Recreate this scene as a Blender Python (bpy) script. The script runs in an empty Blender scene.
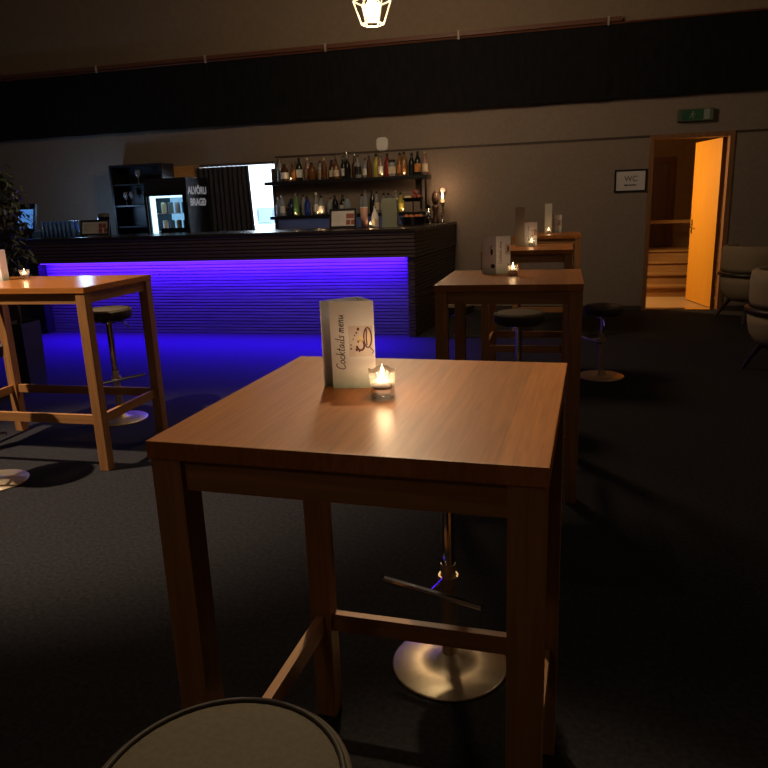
import bpy, bmesh, math, random
from mathutils import Vector, Matrix
random.seed(7)
PI = math.pi
R = math.radians
scene = bpy.context.scene
COL = scene.collection

# ------------------------------------------------------------------ materials
def lin(c):
    c = c / 255.0
    return c / 12.92 if c <= 0.04045 else ((c + 0.055) / 1.055) ** 2.4
def srgb(r, g, b):
    return (lin(r), lin(g), lin(b), 1.0)

def base_mat(name, color, rough=0.5, metal=0.0, trans=0.0, coat=0.0, emis=None, estr=0.0, ior=1.45, spec=0.5):
    m = bpy.data.materials.new(name); m.use_nodes = True
    b = m.node_tree.nodes['Principled BSDF']
    b.inputs['Base Color'].default_value = color if len(color) == 4 else (*color, 1)
    b.inputs['Roughness'].default_value = rough
    b.inputs['Metallic'].default_value = metal
    b.inputs['Transmission Weight'].default_value = trans
    b.inputs['Coat Weight'].default_value = coat
    b.inputs['Coat Roughness'].default_value = 0.12
    b.inputs['IOR'].default_value = ior
    b.inputs['Specular IOR Level'].default_value = spec
    if emis:
        b.inputs['Emission Color'].default_value = emis if len(emis) == 4 else (*emis, 1)
        b.inputs['Emission Strength'].default_value = estr
    return m

def noise_mat(name, c1, c2, scale=(8, 8, 8), nscale=4.0, rough=0.6, bump=0.0, detail=4.0, coat=0.0, spec=0.5, rough2=None, coat_rough=0.12, dist=0.0):
    """two-tone noise stretched by scale, in object coordinates"""
    m = base_mat(name, c1, rough, coat=coat, spec=spec)
    nt = m.node_tree; n = nt.nodes; l = nt.links
    b = n['Principled BSDF']; b.inputs['Coat Roughness'].default_value = coat_rough
    tc = n.new('ShaderNodeTexCoord'); mp = n.new('ShaderNodeMapping')
    mp.inputs['Scale'].default_value = scale
    ns = n.new('ShaderNodeTexNoise'); ns.inputs['Scale'].default_value = nscale; ns.inputs['Detail'].default_value = detail
    ns.inputs['Distortion'].default_value = dist
    cr = n.new('ShaderNodeValToRGB')
    cr.color_ramp.elements[0].position = 0.3; cr.color_ramp.elements[1].position = 0.7
    cr.color_ramp.elements[0].color = c1; cr.color_ramp.elements[1].color = c2
    l.new(tc.outputs['Object'], mp.inputs['Vector']); l.new(mp.outputs['Vector'], ns.inputs['Vector'])
    l.new(ns.outputs['Fac'], cr.inputs['Fac']); l.new(cr.outputs['Color'], b.inputs['Base Color'])
    if bump:
        bp = n.new('ShaderNodeBump'); bp.inputs['Strength'].default_value = bump; bp.inputs['Distance'].default_value = 0.002
        l.new(ns.outputs['Fac'], bp.inputs['Height']); l.new(bp.outputs['Normal'], b.inputs['Normal'])
    if rough2 is not None:
        mr = n.new('ShaderNodeMapRange'); mr.inputs['To Min'].default_value = rough; mr.inputs['To Max'].default_value = rough2
        l.new(ns.outputs['Fac'], mr.inputs['Value']); l.new(mr.outputs['Result'], b.inputs['Roughness'])
    return m

def plank_mat(name, c1, c2, rough, coat_rough):
    """oak top: boards along local Y with fine grain"""
    m = base_mat(name, c1, rough, coat=0.6)
    nt = m.node_tree; n = nt.nodes; l = nt.links
    b = n['Principled BSDF']; b.inputs['Coat Roughness'].default_value = coat_rough; b.inputs['Coat Weight'].default_value = 0.12; b.inputs['Specular IOR Level'].default_value = 0.35
    tc = n.new('ShaderNodeTexCoord')
    sep = n.new('ShaderNodeSeparateXYZ'); l.new(tc.outputs['Object'], sep.inputs['Vector'])
    ml = n.new('ShaderNodeMath'); ml.operation = 'MULTIPLY'; ml.inputs[1].default_value = 7.3; l.new(sep.outputs['X'], ml.inputs[0])
    fl = n.new('ShaderNodeMath'); fl.operation = 'FLOOR'; l.new(ml.outputs[0], fl.inputs[0])
    wn = n.new('ShaderNodeTexWhiteNoise'); wn.noise_dimensions = '1D'; l.new(fl.outputs[0], wn.inputs['W'])
    mp = n.new('ShaderNodeMapping'); mp.inputs['Scale'].default_value = (60, 3.0, 20); l.new(tc.outputs['Object'], mp.inputs['Vector'])
    av = n.new('ShaderNodeVectorMath'); av.operation = 'ADD'; l.new(mp.outputs['Vector'], av.inputs[0])
    cx = n.new('ShaderNodeCombineXYZ'); m2 = n.new('ShaderNodeMath'); m2.operation = 'MULTIPLY'; m2.inputs[1].default_value = 37
    l.new(wn.outputs['Value'], m2.inputs[0]); l.new(m2.outputs[0], cx.inputs['Y']); l.new(cx.outputs['Vector'], av.inputs[1])
    ns = n.new('ShaderNodeTexNoise'); ns.inputs['Scale'].default_value = 1.6; ns.inputs['Detail'].default_value = 6; ns.inputs['Distortion'].default_value = 0.8
    l.new(av.outputs['Vector'], ns.inputs['Vector'])
    cr = n.new('ShaderNodeValToRGB'); cr.color_ramp.elements[0].position = 0.25; cr.color_ramp.elements[1].position = 0.75
    cr.color_ramp.elements[0].color = c1; cr.color_ramp.elements[1].color = c2
    l.new(ns.outputs['Fac'], cr.inputs['Fac'])
    hs = n.new('ShaderNodeHueSaturation'); mr = n.new('ShaderNodeMapRange'); mr.inputs['To Min'].default_value = 0.82; mr.inputs['To Max'].default_value = 1.12
    l.new(wn.outputs['Value'], mr.inputs['Value']); l.new(mr.outputs['Result'], hs.inputs['Value'])
    l.new(cr.outputs['Color'], hs.inputs['Color']); l.new(hs.outputs['Color'], b.inputs['Base Color'])
    bp = n.new('ShaderNodeBump'); bp.inputs['Strength'].default_value = 0.18; bp.inputs['Distance'].default_value = 0.001
    l.new(ns.outputs['Fac'], bp.inputs['Height']); l.new(bp.outputs['Normal'], b.inputs['Normal'])
    l.new(bp.outputs['Normal'], b.inputs['Coat Normal'])
    return m

M = {}
M['wall'] = noise_mat('wall_plaster', (0.218, 0.172, 0.138, 1), (0.248, 0.197, 0.160, 1), (1, 1, 1), 30, rough=0.85, bump=0.35, spec=0.2)
M['wall_up'] = noise_mat('upper_wall', (0.20, 0.15, 0.105, 1), (0.225, 0.17, 0.12, 1), (1, 1, 1), 18, rough=0.85, bump=0.2, spec=0.2)
M['ceiling'] = noise_mat('ceiling_paint', (0.05, 0.042, 0.036, 1), (0.06, 0.05, 0.042, 1), (1, 1, 1), 6, rough=0.9)
M['carpet'] = noise_mat('carpet', (0.016, 0.0148, 0.0152, 1), (0.031, 0.028, 0.0285, 1), (1, 1, 1), 55, rough=0.95, bump=0.6, detail=6, spec=0.1)
M['trim'] = noise_mat('dark_trim', (0.045, 0.03, 0.022, 1), (0.06, 0.04, 0.028, 1), (2, 2, 30), 3, rough=0.6)
OAK1, OAK2 = (0.33, 0.105, 0.020, 1), (0.50, 0.178, 0.036, 1)
M['oak_top'] = plank_mat('oak_top', OAK1, OAK2, 0.42, 0.28)
M['oak_top_long'] = noise_mat('oak_top_long', OAK1, OAK2, (1.6, 30, 30), 1.8, rough=0.34, detail=6, dist=0.6, bump=0.1, coat=0.6, coat_rough=0.2)
M['oak_leg'] = noise_mat('oak_leg', (0.29, 0.128, 0.042, 1), (0.43, 0.195, 0.066, 1), (30, 30, 1.6), 1.8, rough=0.42, detail=6, dist=0.6, bump=0.1)
M['oak_rail_x'] = noise_mat('oak_rail_x', (0.29, 0.128, 0.042, 1), (0.43, 0.195, 0.066, 1), (1.6, 30, 30), 1.8, rough=0.42, detail=6, dist=0.6, bump=0.1)
M['oak_rail_y'] = noise_mat('oak_rail_y', (0.29, 0.128, 0.042, 1), (0.43, 0.195, 0.066, 1), (30, 1.6, 30), 1.8, rough=0.42, detail=6, dist=0.6, bump=0.1)
M['bar_dark'] = noise_mat('bar_dark_wood', (0.060, 0.043, 0.037, 1), (0.095, 0.068, 0.057, 1), (2, 20, 40), 2, rough=0.45, detail=5)
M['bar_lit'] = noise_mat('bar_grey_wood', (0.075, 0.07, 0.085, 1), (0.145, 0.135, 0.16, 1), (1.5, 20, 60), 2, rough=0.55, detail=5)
M['bar_top'] = noise_mat('bar_top', (0.020, 0.016, 0.015, 1), (0.034, 0.027, 0.025, 1), (2, 20, 20), 2, rough=0.25)
M['led'] = base_mat('led_strip', (0.1, 0.05, 0.6, 1), 0.4, emis=(0.10, 0.02, 1.0), estr=3.0)
M['black'] = noise_mat('black_plastic', (0.006, 0.006, 0.008, 1), (0.009, 0.009, 0.011, 1), (1, 1, 1), 20, rough=0.4)
M['black_gloss'] = base_mat('black_gloss', (0.008, 0.008, 0.01, 1), 0.15)
M['cloth_black'] = noise_mat('black_cloth', (0.006, 0.006, 0.007, 1), (0.012, 0.011, 0.012, 1), (3, 3, 1), 5, rough=0.85, spec=0.15)
M['curtain'] = noise_mat('curtain_cloth', (0.036, 0.035, 0.046, 1), (0.056, 0.054, 0.068, 1), (3, 3, 1), 8, rough=0.85, spec=0.1)
M['steel'] = noise_mat('warm_tinted_steel', (0.66, 0.52, 0.34, 1), (0.74, 0.60, 0.41, 1), (1, 1, 1), 40, rough=0.44)  # gold tint puts the warm reflected light into the steel colour
M['steel'].node_tree.nodes['Principled BSDF'].inputs['Metallic'].default_value = 1.0
M['chrome'] = base_mat('chrome', (0.75, 0.72, 0.68, 1), 0.14, metal=1.0)
M['seat'] = noise_mat('seat_fabric', (0.115, 0.088, 0.058, 1), (0.14, 0.108, 0.072, 1), (1, 1, 1), 120, rough=0.75, bump=0.2, spec=0.25)
M['piping'] = noise_mat('seat_piping', (0.04, 0.026, 0.016, 1), (0.05, 0.034, 0.02, 1), (1, 1, 1), 60, rough=0.6)
M['seat_side'] = noise_mat('seat_side', (0.035, 0.028, 0.022, 1), (0.045, 0.036, 0.028, 1), (1, 1, 1), 80, rough=0.7)
M['glass'] = base_mat('clear_glass', (0.95, 0.97, 0.98, 1), 0.03, trans=1.0, ior=1.45)
def thin_glass(name, col, scatter, gloss):
    m = bpy.data.materials.new(name); m.use_nodes = True
    nt = m.node_tree; n = nt.nodes; l = nt.links; n.clear()
    out = n.new('ShaderNodeOutputMaterial'); tr = n.new('ShaderNodeBsdfTransparent'); tr.inputs['Color'].default_value = col
    tl_ = n.new('ShaderNodeBsdfTranslucent'); tl_.inputs['Color'].default_value = col
    gl = n.new('ShaderNodeBsdfGlossy'); gl.inputs['Roughness'].default_value = 0.06
    fr_ = n.new('ShaderNodeFresnel'); fr_.inputs['IOR'].default_value = 1.5
    ma = n.new('ShaderNodeMath'); ma.operation = 'MULTIPLY_ADD'; ma.inputs[1].default_value = 0.4; ma.inputs[2].default_value = gloss; ma.use_clamp = True
    l.new(fr_.outputs['Fac'], ma.inputs[0])
    m1 = n.new('ShaderNodeMixShader'); m1.inputs['Fac'].default_value = scatter
    l.new(tr.outputs[0], m1.inputs[1]); l.new(tl_.outputs[0], m1.inputs[2])
    m2 = n.new('ShaderNodeMixShader'); l.new(ma.outputs[0], m2.inputs['Fac']); l.new(m1.outputs[0], m2.inputs[1]); l.new(gl.outputs[0], m2.inputs[2])
    l.new(m2.outputs[0], out.inputs['Surface'])
    return m
M['tea_glass'] = thin_glass('tealight_glass', (0.95, 0.93, 0.90, 1), 0.10, 0.03)
M['wax'] = base_mat('tealight_wax', (0.85, 0.75, 0.6, 1), 0.5, emis=(1.0, 0.55, 0.2), estr=1.2)
M['tin'] = base_mat('tealight_cup', (0.7, 0.68, 0.65, 1), 0.3, metal=1.0)
M['flame'] = base_mat('flame', (1, 0.8, 0.5, 1), 0.5, emis=(1.0, 0.66, 0.30), estr=14.0)
M['bulb'] = base_mat('bulb_glow', (1, 0.9, 0.7, 1), 0.5, emis=(1.0, 0.74, 0.38), estr=14.0)
M['cage'] = base_mat('glowing_brass_wire', (0.85, 0.68, 0.38, 1), 0.25, metal=1.0, emis=(1.0, 0.80, 0.46), estr=1.4)  # wires emit to imitate the glare of the bulb
M['paper'] = base_mat('menu_paper', (0.74, 0.70, 0.64, 1), 0.6)
M['card'] = base_mat('drinks_card', (0.42, 0.40, 0.33, 1), 0.55)
M['ink'] = base_mat('dark_ink', (0.03, 0.022, 0.025, 1), 0.6)
M['print_bg'] = noise_mat('photo_print', (0.60, 0.52, 0.50, 1), (0.70, 0.63, 0.60, 1), (9, 9, 9), 4, rough=0.5)
M['print_cream'] = base_mat('print_cream', (0.75, 0.60, 0.36, 1), 0.5)
M['print_wine'] = base_mat('print_wine', (0.12, 0.04, 0.05, 1), 0.5)
M['print_red'] = base_mat('print_red', (0.26, 0.075, 0.05, 1), 0.5)
M['clip'] = base_mat('rail_clip', (0.34, 0.30, 0.26, 1), 0.4)
M['white'] = base_mat('white_plastic', (0.72, 0.70, 0.68, 1), 0.4)
M['paper_white'] = base_mat('print_paper', (0.56, 0.53, 0.52, 1), 0.45, coat=0.3)
M['frame_dark'] = base_mat('dark_frame', (0.012, 0.010, 0.010, 1), 0.3)
M['green_sign'] = base_mat('exit_green', (0.006, 0.050, 0.017, 1), 0.3, emis=(0.01, 0.16, 0.05), estr=0.02)
M['sign_white'] = base_mat('exit_white', (0.20, 0.22, 0.17, 1), 0.3, emis=(0.4, 0.5, 0.4), estr=0.01)
M['sign_case'] = base_mat('exit_case', (0.075, 0.09, 0.045, 1), 0.3)
M['door_leaf'] = noise_mat('door_leaf', (0.70, 0.29, 0.022, 1), (0.76, 0.33, 0.028, 1), (20, 20, 1), 2, rough=0.45)
M['door_frame'] = noise_mat('door_frame', (0.20, 0.085, 0.03, 1), (0.27, 0.12, 0.045, 1), (20, 20, 1), 2, rough=0.5)
M['door_edge'] = noise_mat('door_edge', (0.10, 0.035, 0.018, 1), (0.13, 0.045, 0.022, 1), (20, 20, 1), 2, rough=0.5)
M['wood_floor'] = noise_mat('corridor_floor', (0.40, 0.24, 0.10, 1), (0.50, 0.31, 0.14, 1), (2, 25, 1), 2, rough=0.4)
M['stair'] = noise_mat('stair_wood', (0.27, 0.13, 0.042, 1), (0.36, 0.18, 0.06, 1), (2, 25, 25), 2, rough=0.45)
M['panel_wood'] = noise_mat('panel_wood', (0.10, 0.045, 0.018, 1), (0.14, 0.065, 0.025, 1), (10, 10, 1), 2, rough=0.5)
M['corr_wall'] = noise_mat('corridor_wall', (0.22, 0.12, 0.05, 1), (0.26, 0.15, 0.06, 1), (1, 1, 1), 8, rough=0.8)
M['white_wall'] = base_mat('store_room_wall', (0.80, 0.82, 0.85, 1), 0.6)
M['grey_box'] = base_mat('grey_appliance', (0.25, 0.32, 0.42, 1), 0.4)
M['chair_fabric'] = noise_mat('armchair_fabric', (0.24, 0.178, 0.112, 1), (0.29, 0.218, 0.140, 1), (1, 1, 1), 90, rough=0.85, bump=0.25, spec=0.15)
M['chair_wood'] = noise_mat('armchair_wood', (0.025, 0.014, 0.009, 1), (0.04, 0.022, 0.013, 1), (10, 10, 10), 2, rough=0.4)
M['leaf'] = noise_mat('ficus_leaf', (0.018, 0.03, 0.014, 1), (0.12, 0.14, 0.09, 1), (1, 1, 1), 9, rough=0.34)
M['bark'] = noise_mat('bark', (0.06, 0.04, 0.025, 1), (0.10, 0.07, 0.045, 1), (10, 10, 2), 4, rough=0.9)
M['pot'] = noise_mat('planter_grey', (0.020, 0.018, 0.017, 1), (0.028, 0.025, 0.024, 1), (1, 1, 1), 20, rough=0.55)
M['soil'] = noise_mat('soil', (0.02, 0.014, 0.01, 1), (0.035, 0.025, 0.018, 1), (1, 1, 1), 60, rough=1.0)
M['fridge_in'] = base_mat('fridge_interior', (0.75, 0.85, 0.95, 1), 0.5, emis=(0.25, 0.62, 1.0), estr=0.55)
M['fridge_lamp'] = base_mat('fridge_lamp', (0.8, 0.9, 1, 1), 0.5, emis=(0.50, 0.78, 1.0), estr=2.0)
M['letter_white'] = base_mat('glowing_lettering', (0.45, 0.45, 0.47, 1), 0.5, emis=(0.5, 0.52, 0.6), estr=0.25)  # printed letters, brightened by a little emission
M['screen'] = base_mat('lit_panel', (0.3, 0.5, 0.8, 1), 0.3, emis=(0.08, 0.30, 0.85), estr=0.6)
M['fruit_orange'] = noise_mat('orange_peel', (0.46, 0.14, 0.04, 1), (0.54, 0.18, 0.05, 1), (1, 1, 1), 50, rough=0.5)
M['fruit_red'] = noise_mat('red_apple', (0.24, 0.035, 0.025, 1), (0.34, 0.09, 0.05, 1), (1, 1, 1), 12, rough=0.35)
M['fruit_lemon'] = noise_mat('lemon_peel', (0.70, 0.62, 0.30, 1), (0.78, 0.70, 0.38, 1), (1, 1, 1), 40, rough=0.5)
M['mill'] = noise_mat('mill_wood', (0.035, 0.018, 0.011, 1), (0.06, 0.03, 0.018, 1), (10, 10, 2), 3, rough=0.35)
M['peach'] = base_mat('peach_plastic', (0.62, 0.34, 0.26, 1), 0.35, trans=0.2)

# mint fade printed along the foot of the menus
def menu_paper():
    m = base_mat('menu_front_paper', (0.74, 0.70, 0.64, 1), 0.6)
    nt = m.node_tree; n = nt.nodes; l = nt.links
    tc = n.new('ShaderNodeTexCoord'); sp = n.new('ShaderNodeSeparateXYZ'); l.new(tc.outputs['Object'], sp.inputs['Vector'])
    ns = n.new('ShaderNodeTexNoise'); ns.inputs['Scale'].default_value = 60; l.new(tc.outputs['Object'], ns.inputs['Vector'])
    md = n.new('ShaderNodeMath'); md.operation = 'MULTIPLY_ADD'; md.inputs[1].default_value = 0.022; l.new(ns.outputs['Fac'], md.inputs[0]); l.new(sp.outputs['Z'], md.inputs[2])
    mr = n.new('ShaderNodeMapRange'); mr.inputs['From Min'].default_value = 0.012; mr.inputs['From Max'].default_value = 0.06
    l.new(md.outputs[0], mr.inputs['Value'])
    cr = n.new('ShaderNodeValToRGB'); cr.color_ramp.elements[0].color = (0.36, 0.46, 0.40, 1); cr.color_ramp.elements[1].color = (0.78, 0.77, 0.80, 1)
    l.new(mr.outputs['Result'], cr.inputs['Fac']); l.new(cr.outputs['Color'], n['Principled BSDF'].inputs['Base Color'])
    return m
M['menu_paper'] = menu_paper()

_bm_cache = {}
def bottle_mat(key, col, trans, rough=0.08):
    if key not in _bm_cache:
        _bm_cache[key] = base_mat('bottle_' + key, col, rough, trans=trans)
    return _bm_cache[key]

# ------------------------------------------------------------------ mesh helpers
def link(name, bm, mat, parent=None, smooth=False, bevel=0.0, loc=None, rotz=None):
    if bevel:
        bmesh.ops.bevel(bm, geom=[e for e in bm.edges], offset=bevel, segments=2, affect='EDGES', profile=0.7)
    me = bpy.data.meshes.new(name)
    bm.normal_update(); bm.to_mesh(me); bm.free()
    mats = mat if isinstance(mat, (list, tuple)) else [mat]
    for m in mats: me.materials.append(m)
    if smooth:
        for p in me.polygons: p.use_smooth = True
    o = bpy.data.objects.new(name, me); COL.objects.link(o)
    if parent: o.parent = parent
    if loc is not None: o.location = loc
    if rotz is not None: o.rotation_euler = (0, 0, rotz)
    return o

def box(bm, x0, x1, y0, y1, z0, z1, mi=0):
    v = [bm.verts.new(p) for p in ((x0, y0, z0), (x1, y0, z0), (x1, y1, z0), (x0, y1, z0), (x0, y0, z1), (x1, y0, z1), (x1, y1, z1), (x0, y1, z1))]
    for f in ((3, 2, 1, 0), (4, 5, 6, 7), (0, 1, 5, 4), (1, 2, 6, 5), (2, 3, 7, 6), (3, 0, 4, 7)):
        bm.faces.new([v[i] for i in f]).material_index = mi

def prism(bm, pts, z0, z1, mi=0):
    """pts counter-clockwise in plan"""
    a = [bm.verts.new((x, y, z0)) for x, y in pts]; b = [bm.verts.new((x, y, z1)) for x, y in pts]
    n = len(pts)
    bm.faces.new(a[::-1]).material_index = mi; bm.faces.new(b).material_index = mi
    for i in range(n):
        bm.faces.new((a[i], a[(i + 1) % n], b[(i + 1) % n], b[i])).material_index = mi

def lathe(bm, prof, n=24, cx=0, cy=0, close=True, facet=None):
    """prof: list of (r, z); r=0 at an end closes it"""
    rings = []
    for r, z in prof:
        if r < 1e-6:
            rings.append([bm.verts.new((cx, cy, z))])
        else:
            rings.append([bm.verts.new((cx + r * math.cos(2 * PI * i / n) * (1 if not facet else facet(i, n, z)), cy + r * math.sin(2 * PI * i / n) * (1 if not facet else facet(i, n, z)), z)) for i in range(n)])
    for a, b in zip(rings, rings[1:]):
        if len(a) == 1 and len(b) == 1: continue
        for i in range(n):
            j = (i + 1) % n
            if len(a) == 1: bm.faces.new((a[0], b[j], b[i]))
            elif len(b) == 1: bm.faces.new((a[i], a[j], b[0]))
            else: bm.faces.new((a[i], a[j], b[j], b[i]))

def tube(bm, pts, r, n=8, cap=True):
    pts = [Vector(p) for p in pts]; rings = []
    for i, p in enumerate(pts):
        t = (pts[min(i + 1, len(pts) - 1)] - pts[max(i - 1, 0)]).normalized()
        up = Vector((0, 0, 1)) if abs(t.z) < 0.95 else Vector((0, 1, 0))
        u = t.cross(up).normalized(); w = u.cross(t).normalized()
        rr = r[i] if isinstance(r, (list, tuple)) else r
        rings.append([bm.verts.new(p + rr * (math.cos(2 * PI * k / n) * u + math.sin(2 * PI * k / n) * w)) for k in range(n)])
    for a, b in zip(rings, rings[1:]):
        for k in range(n): bm.faces.new((a[k], b[k], b[(k + 1) % n], a[(k + 1) % n]))
    if cap:
        bm.faces.new(rings[0]); bm.faces.new(rings[-1][::-1])

def ball(bm, c, r, seg=14, ring=10, sz=1.0):
    prof = [(r * math.sin(PI * i / ring) if 0 < i < ring else 0, c[2] + -r * sz * math.cos(PI * i / ring)) for i in range(ring + 1)]
    lathe(bm, prof, seg, c[0], c[1])

def new(): return bmesh.new()

def thing(name, label, cat, loc=(0, 0, 0), rotz=0, group=None):
    o = bpy.data.objects.new(name, None); COL.objects.link(o); o.empty_display_size = 0.05
    o.location = loc; o.rotation_euler = (0, 0, rotz); o['label'] = label; o['category'] = cat
    if group: o['group'] = group
    return o
def tag(o, label, cat, group=None):
    o['label'] = label; o['category'] = cat
    if group: o['group'] = group
    return o
def struct(name, bm, m, **k):
    o = link(name, bm, m, **k); o['kind'] = 'structure'; return o
def copy_tree(o, parent=None):
    c = o.copy(); COL.objects.link(c); c.parent = parent
    for ch in list(o.children): copy_tree(ch, c)
    return c
def place(proto, used, loc, rotz, label, group=None):
    """first placement moves the prototype itself, later ones copy it"""
    o = proto if not used else copy_tree(proto)
    used.append(1)
    o.location = loc; o.rotation_euler = (0, 0, rotz); o['label'] = label
    if group: o['group'] = group
    return o

def text_bm(txt, size, bold=0.0, align='CENTER', extrude=0.0008):
    cu = bpy.data.curves.new('lettering', 'FONT'); cu.body = txt; cu.size = size; cu.offset = bold
    cu.align_x = align; cu.align_y = 'CENTER'; cu.extrude = extrude
    ob = bpy.data.objects.new('lettering', cu); COL.objects.link(ob)
    me = ob.to_mesh(); bm = new(); bm.from_mesh(me); ob.to_mesh_clear()
    bpy.data.objects.remove(ob); bpy.data.curves.remove(cu)
    return bm

def stroke(bm, pts, w, to3):
    """flat ribbon along 2-D pts, mapped by to3(u, v)"""
    P = [Vector(p) for p in pts]; L = []; Rr = []
    for i, p in enumerate(P):
        t = (P[min(i + 1, len(P) - 1)] - P[max(i - 1, 0)])
        t = t.normalized() if t.length > 1e-9 else Vector((1, 0))
        nn = Vector((-t.y, t.x)) * w / 2
        L.append(bm.verts.new(to3(*(p + nn)))); Rr.append(bm.verts.new(to3(*(p - nn))))
    for i in range(len(P) - 1):
        bm.faces.new((Rr[i], Rr[i + 1], L[i + 1], L[i]))
def blob(bm, c, ru, rv, to3, n=12, a0=0, a1=2 * PI):
    vs = [bm.verts.new(to3(c[0] + ru * math.cos(a0 + (a1 - a0) * i / n), c[1] + rv * math.sin(a0 + (a1 - a0) * i / n))) for i in range(n)]
    bm.faces.new(vs)

def light(name, kind, loc, energy, color, size=0.05, target=None, spot=None, blend=0.5, sy=None, rot=None):
    d = bpy.data.lights.new(name, kind); d.energy = energy; d.color = color
    if kind == 'AREA':
        d.size = size
        if sy: d.shape = 'RECTANGLE'; d.size_y = sy
    else: d.shadow_soft_size = size
    if kind == 'SPOT': d.spot_size = R(spot); d.spot_blend = blend
    o = bpy.data.objects.new(name, d); COL.objects.link(o); o.location = loc
    if target: o.rotation_euler = (Vector(target) - Vector(loc)).to_track_quat('-Z', 'Y').to_euler()
    if rot: o.rotation_euler = rot
    return o

# ------------------------------------------------------------------ room shell
YW = 9.82
XL, XR, YF, ZC = -10.6, 5.5, -3.2, 5.2
b = new(); box(b, XL, XR, YF, YW + 0.12, -0.12, 0); struct('floor', b, M['carpet'])
b = new(); box(b, XL, XR, YF, YW + 0.12, ZC, ZC + 0.1); struct('ceiling', b, M['ceiling'])
# back wall with the bar doorway and the toilet doorway
b = new()
T = 0.12
D0, D1, DT = 1.008, 1.983, 2.19       # toilet doorway outer frame
O0, O1, OT = -5.82, -4.03, 2.13       # opening behind the bar
box(b, XL, O0, YW, YW + T, 0, 3.5)
box(b, O0, O1, YW, YW + T, OT, 3.5)
box(b, O1, D0, YW, YW + T, 0, 3.5)
box(b, D0, D1, YW, YW + T, DT, 3.5)
box(b, D1, XR, YW, YW + T, 0, 3.5)
struct('wall_back', b, M['wall'])
b = new(); box(b, XL, XR, YW - 0.02, YW + T, 3.5, ZC); struct('wall_back_upper', b, M['wall_up'])
b = new(); box(b, 0.62, XR, YW - 0.075, YW - 0.02, 3.44, ZC); struct('trim_1', b, M['wall_up'])
b = new(); box(b, XL - T, XL, YF, YW + T, 0, ZC); struct('wall_left', b, M['wall'])
b = new(); box(b, XR, XR + T, YF, YW + T, 0, ZC); struct('wall_right', b, M['wall'])
b = new(); box(b, XL, XR, YF - T, YF, 0, ZC); struct('wall_front', b, M['wall'])
b = new(); box(b, O1 + 0.02, D0, YW - 0.012, YW, 2.168, 2.192); box(b, D1, XR, YW - 0.012, YW, 2.168, 2.192)
box(b, D0, D1, YW - 0.012, YW, 2.168, 2.192)
struct('trim_2', b, M['trim'])
b = new(); box(b, O1, D0 - 0.002, YW - 0.014, YW, 0, 0.06); box(b, D1 + 0.002, XR, YW - 0.014, YW, 0, 0.06); struct('baseboard_back', b, M['trim'])

# --- toilet doorway: frame, leaf, corridor with stairs
b = new()
box(b, D0, D0 + 0.055, YW - 0.02, YW + 0.14, 0, DT)
box(b, D1 - 0.055, D1, YW - 0.02, YW + 0.14, 0, DT)
box(b, D0 + 0.055, D1 - 0.055, YW - 0.02, YW + 0.14, DT - 0.055, DT)
dr = struct('door_1', b, M['door_frame'])
hx, hy = 1.915, YW + 0.15
fx, fy = 1.728, 10.87
ang = math.atan2(fy - hy, fx - hx); Lf = 0.86
leaf_b = new(); box(leaf_b, 0, Lf, 0.0, 0.04, 0.012, DT - 0.06)
for f in leaf_b.faces: f.material_index = 0
leaf = link('door_leaf', leaf_b, M['door_leaf'], dr, loc=(hx, hy, 0), rotz=ang)
b = new(); box(b, -0.004, 0.0, -0.001, 0.041, 0.012, DT - 0.06); link('leaf_edge', b, M['door_edge'], leaf)
b = new(); tube(b, [(Lf - 0.06, 0.04, 1.02), (Lf - 0.06, 0.085, 1.02), (Lf - 0.17, 0.085, 1.02)], 0.009)
box(b, Lf - 0.08, Lf - 0.04, 0.04, 0.046, 0.93, 1.12); link('door_handle', b, M['chrome'], leaf)
b = new(); box(b, D0 + 0.055, D1 - 0.055, YW - 0.01, YW + 0.14, 0, 0.012); struct('trim_3', b, M['chrome'])
# corridor
b = new(); box(b, -0.4, 3.2, YW + 0.12, 13.0, -0.12, 0.0); struct('floor_corridor', b, M['wood_floor'])
b = new(); box(b, -0.5, -0.4, YW + T, 13.0, 0, 2.9); struct('wall_corridor_left', b, M['corr_wall'])
b = new(); box(b, 3.2, 3.3, YW + T, 13.0, 0, 2.9); struct('wall_corridor_right', b, M['corr_wall'])
b = new(); box(b, -0.4, 3.2, 12.75, 12.85, 0, 2.9); struct('wall_corridor_back', b, M['corr_wall'])
b = new(); box(b, -0.4, 3.2, YW + T, 12.75, 2.9, 3.0); struct('ceiling_corridor', b, M['corr_wall'])
b = new()
prof = []
for k in range(4):
    box(b, 0.3, 2.6, 11.12 + 0.27 * k, 12.745, 0.155 * k + (0.0 if k == 0 else 0.0005), 0.155 * (k + 1) - 0.025)
    box(b, 0.3, 2.6, 11.095 + 0.27 * k, 12.745, 0.155 * (k + 1) - 0.025, 0.155 * (k + 1))
struct('floor_stairs', b, M['stair'])
b = new()     # far door with frame, on the landing
box(b, 0.86, 0.96, 12.70, 12.75, 0.63, 2.05); box(b, 1.62, 1.72, 12.70, 12.75, 0.63, 2.05); box(b, 0.96, 1.62, 12.70, 12.75, 1.95, 2.05)
d2 = struct('door_2', b, M['door_edge'])
b = new(); box(b, 0.96, 1.62, 12.72, 12.75, 0.63, 1.95); link('door_panel', b, M['panel_wood'], d2)
b = new(); box(b, 0.3, 2.6, 12.15, 12.19, 1.02, 1.07)
for x in (0.4, 2.5): box(b, x, x + 0.04, 12.15, 12.19, 0.62, 1.02)
tag(link('stair_handrail', b, M['stair']), 'wooden handrail above the steps beyond the open door', 'handrail')

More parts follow.
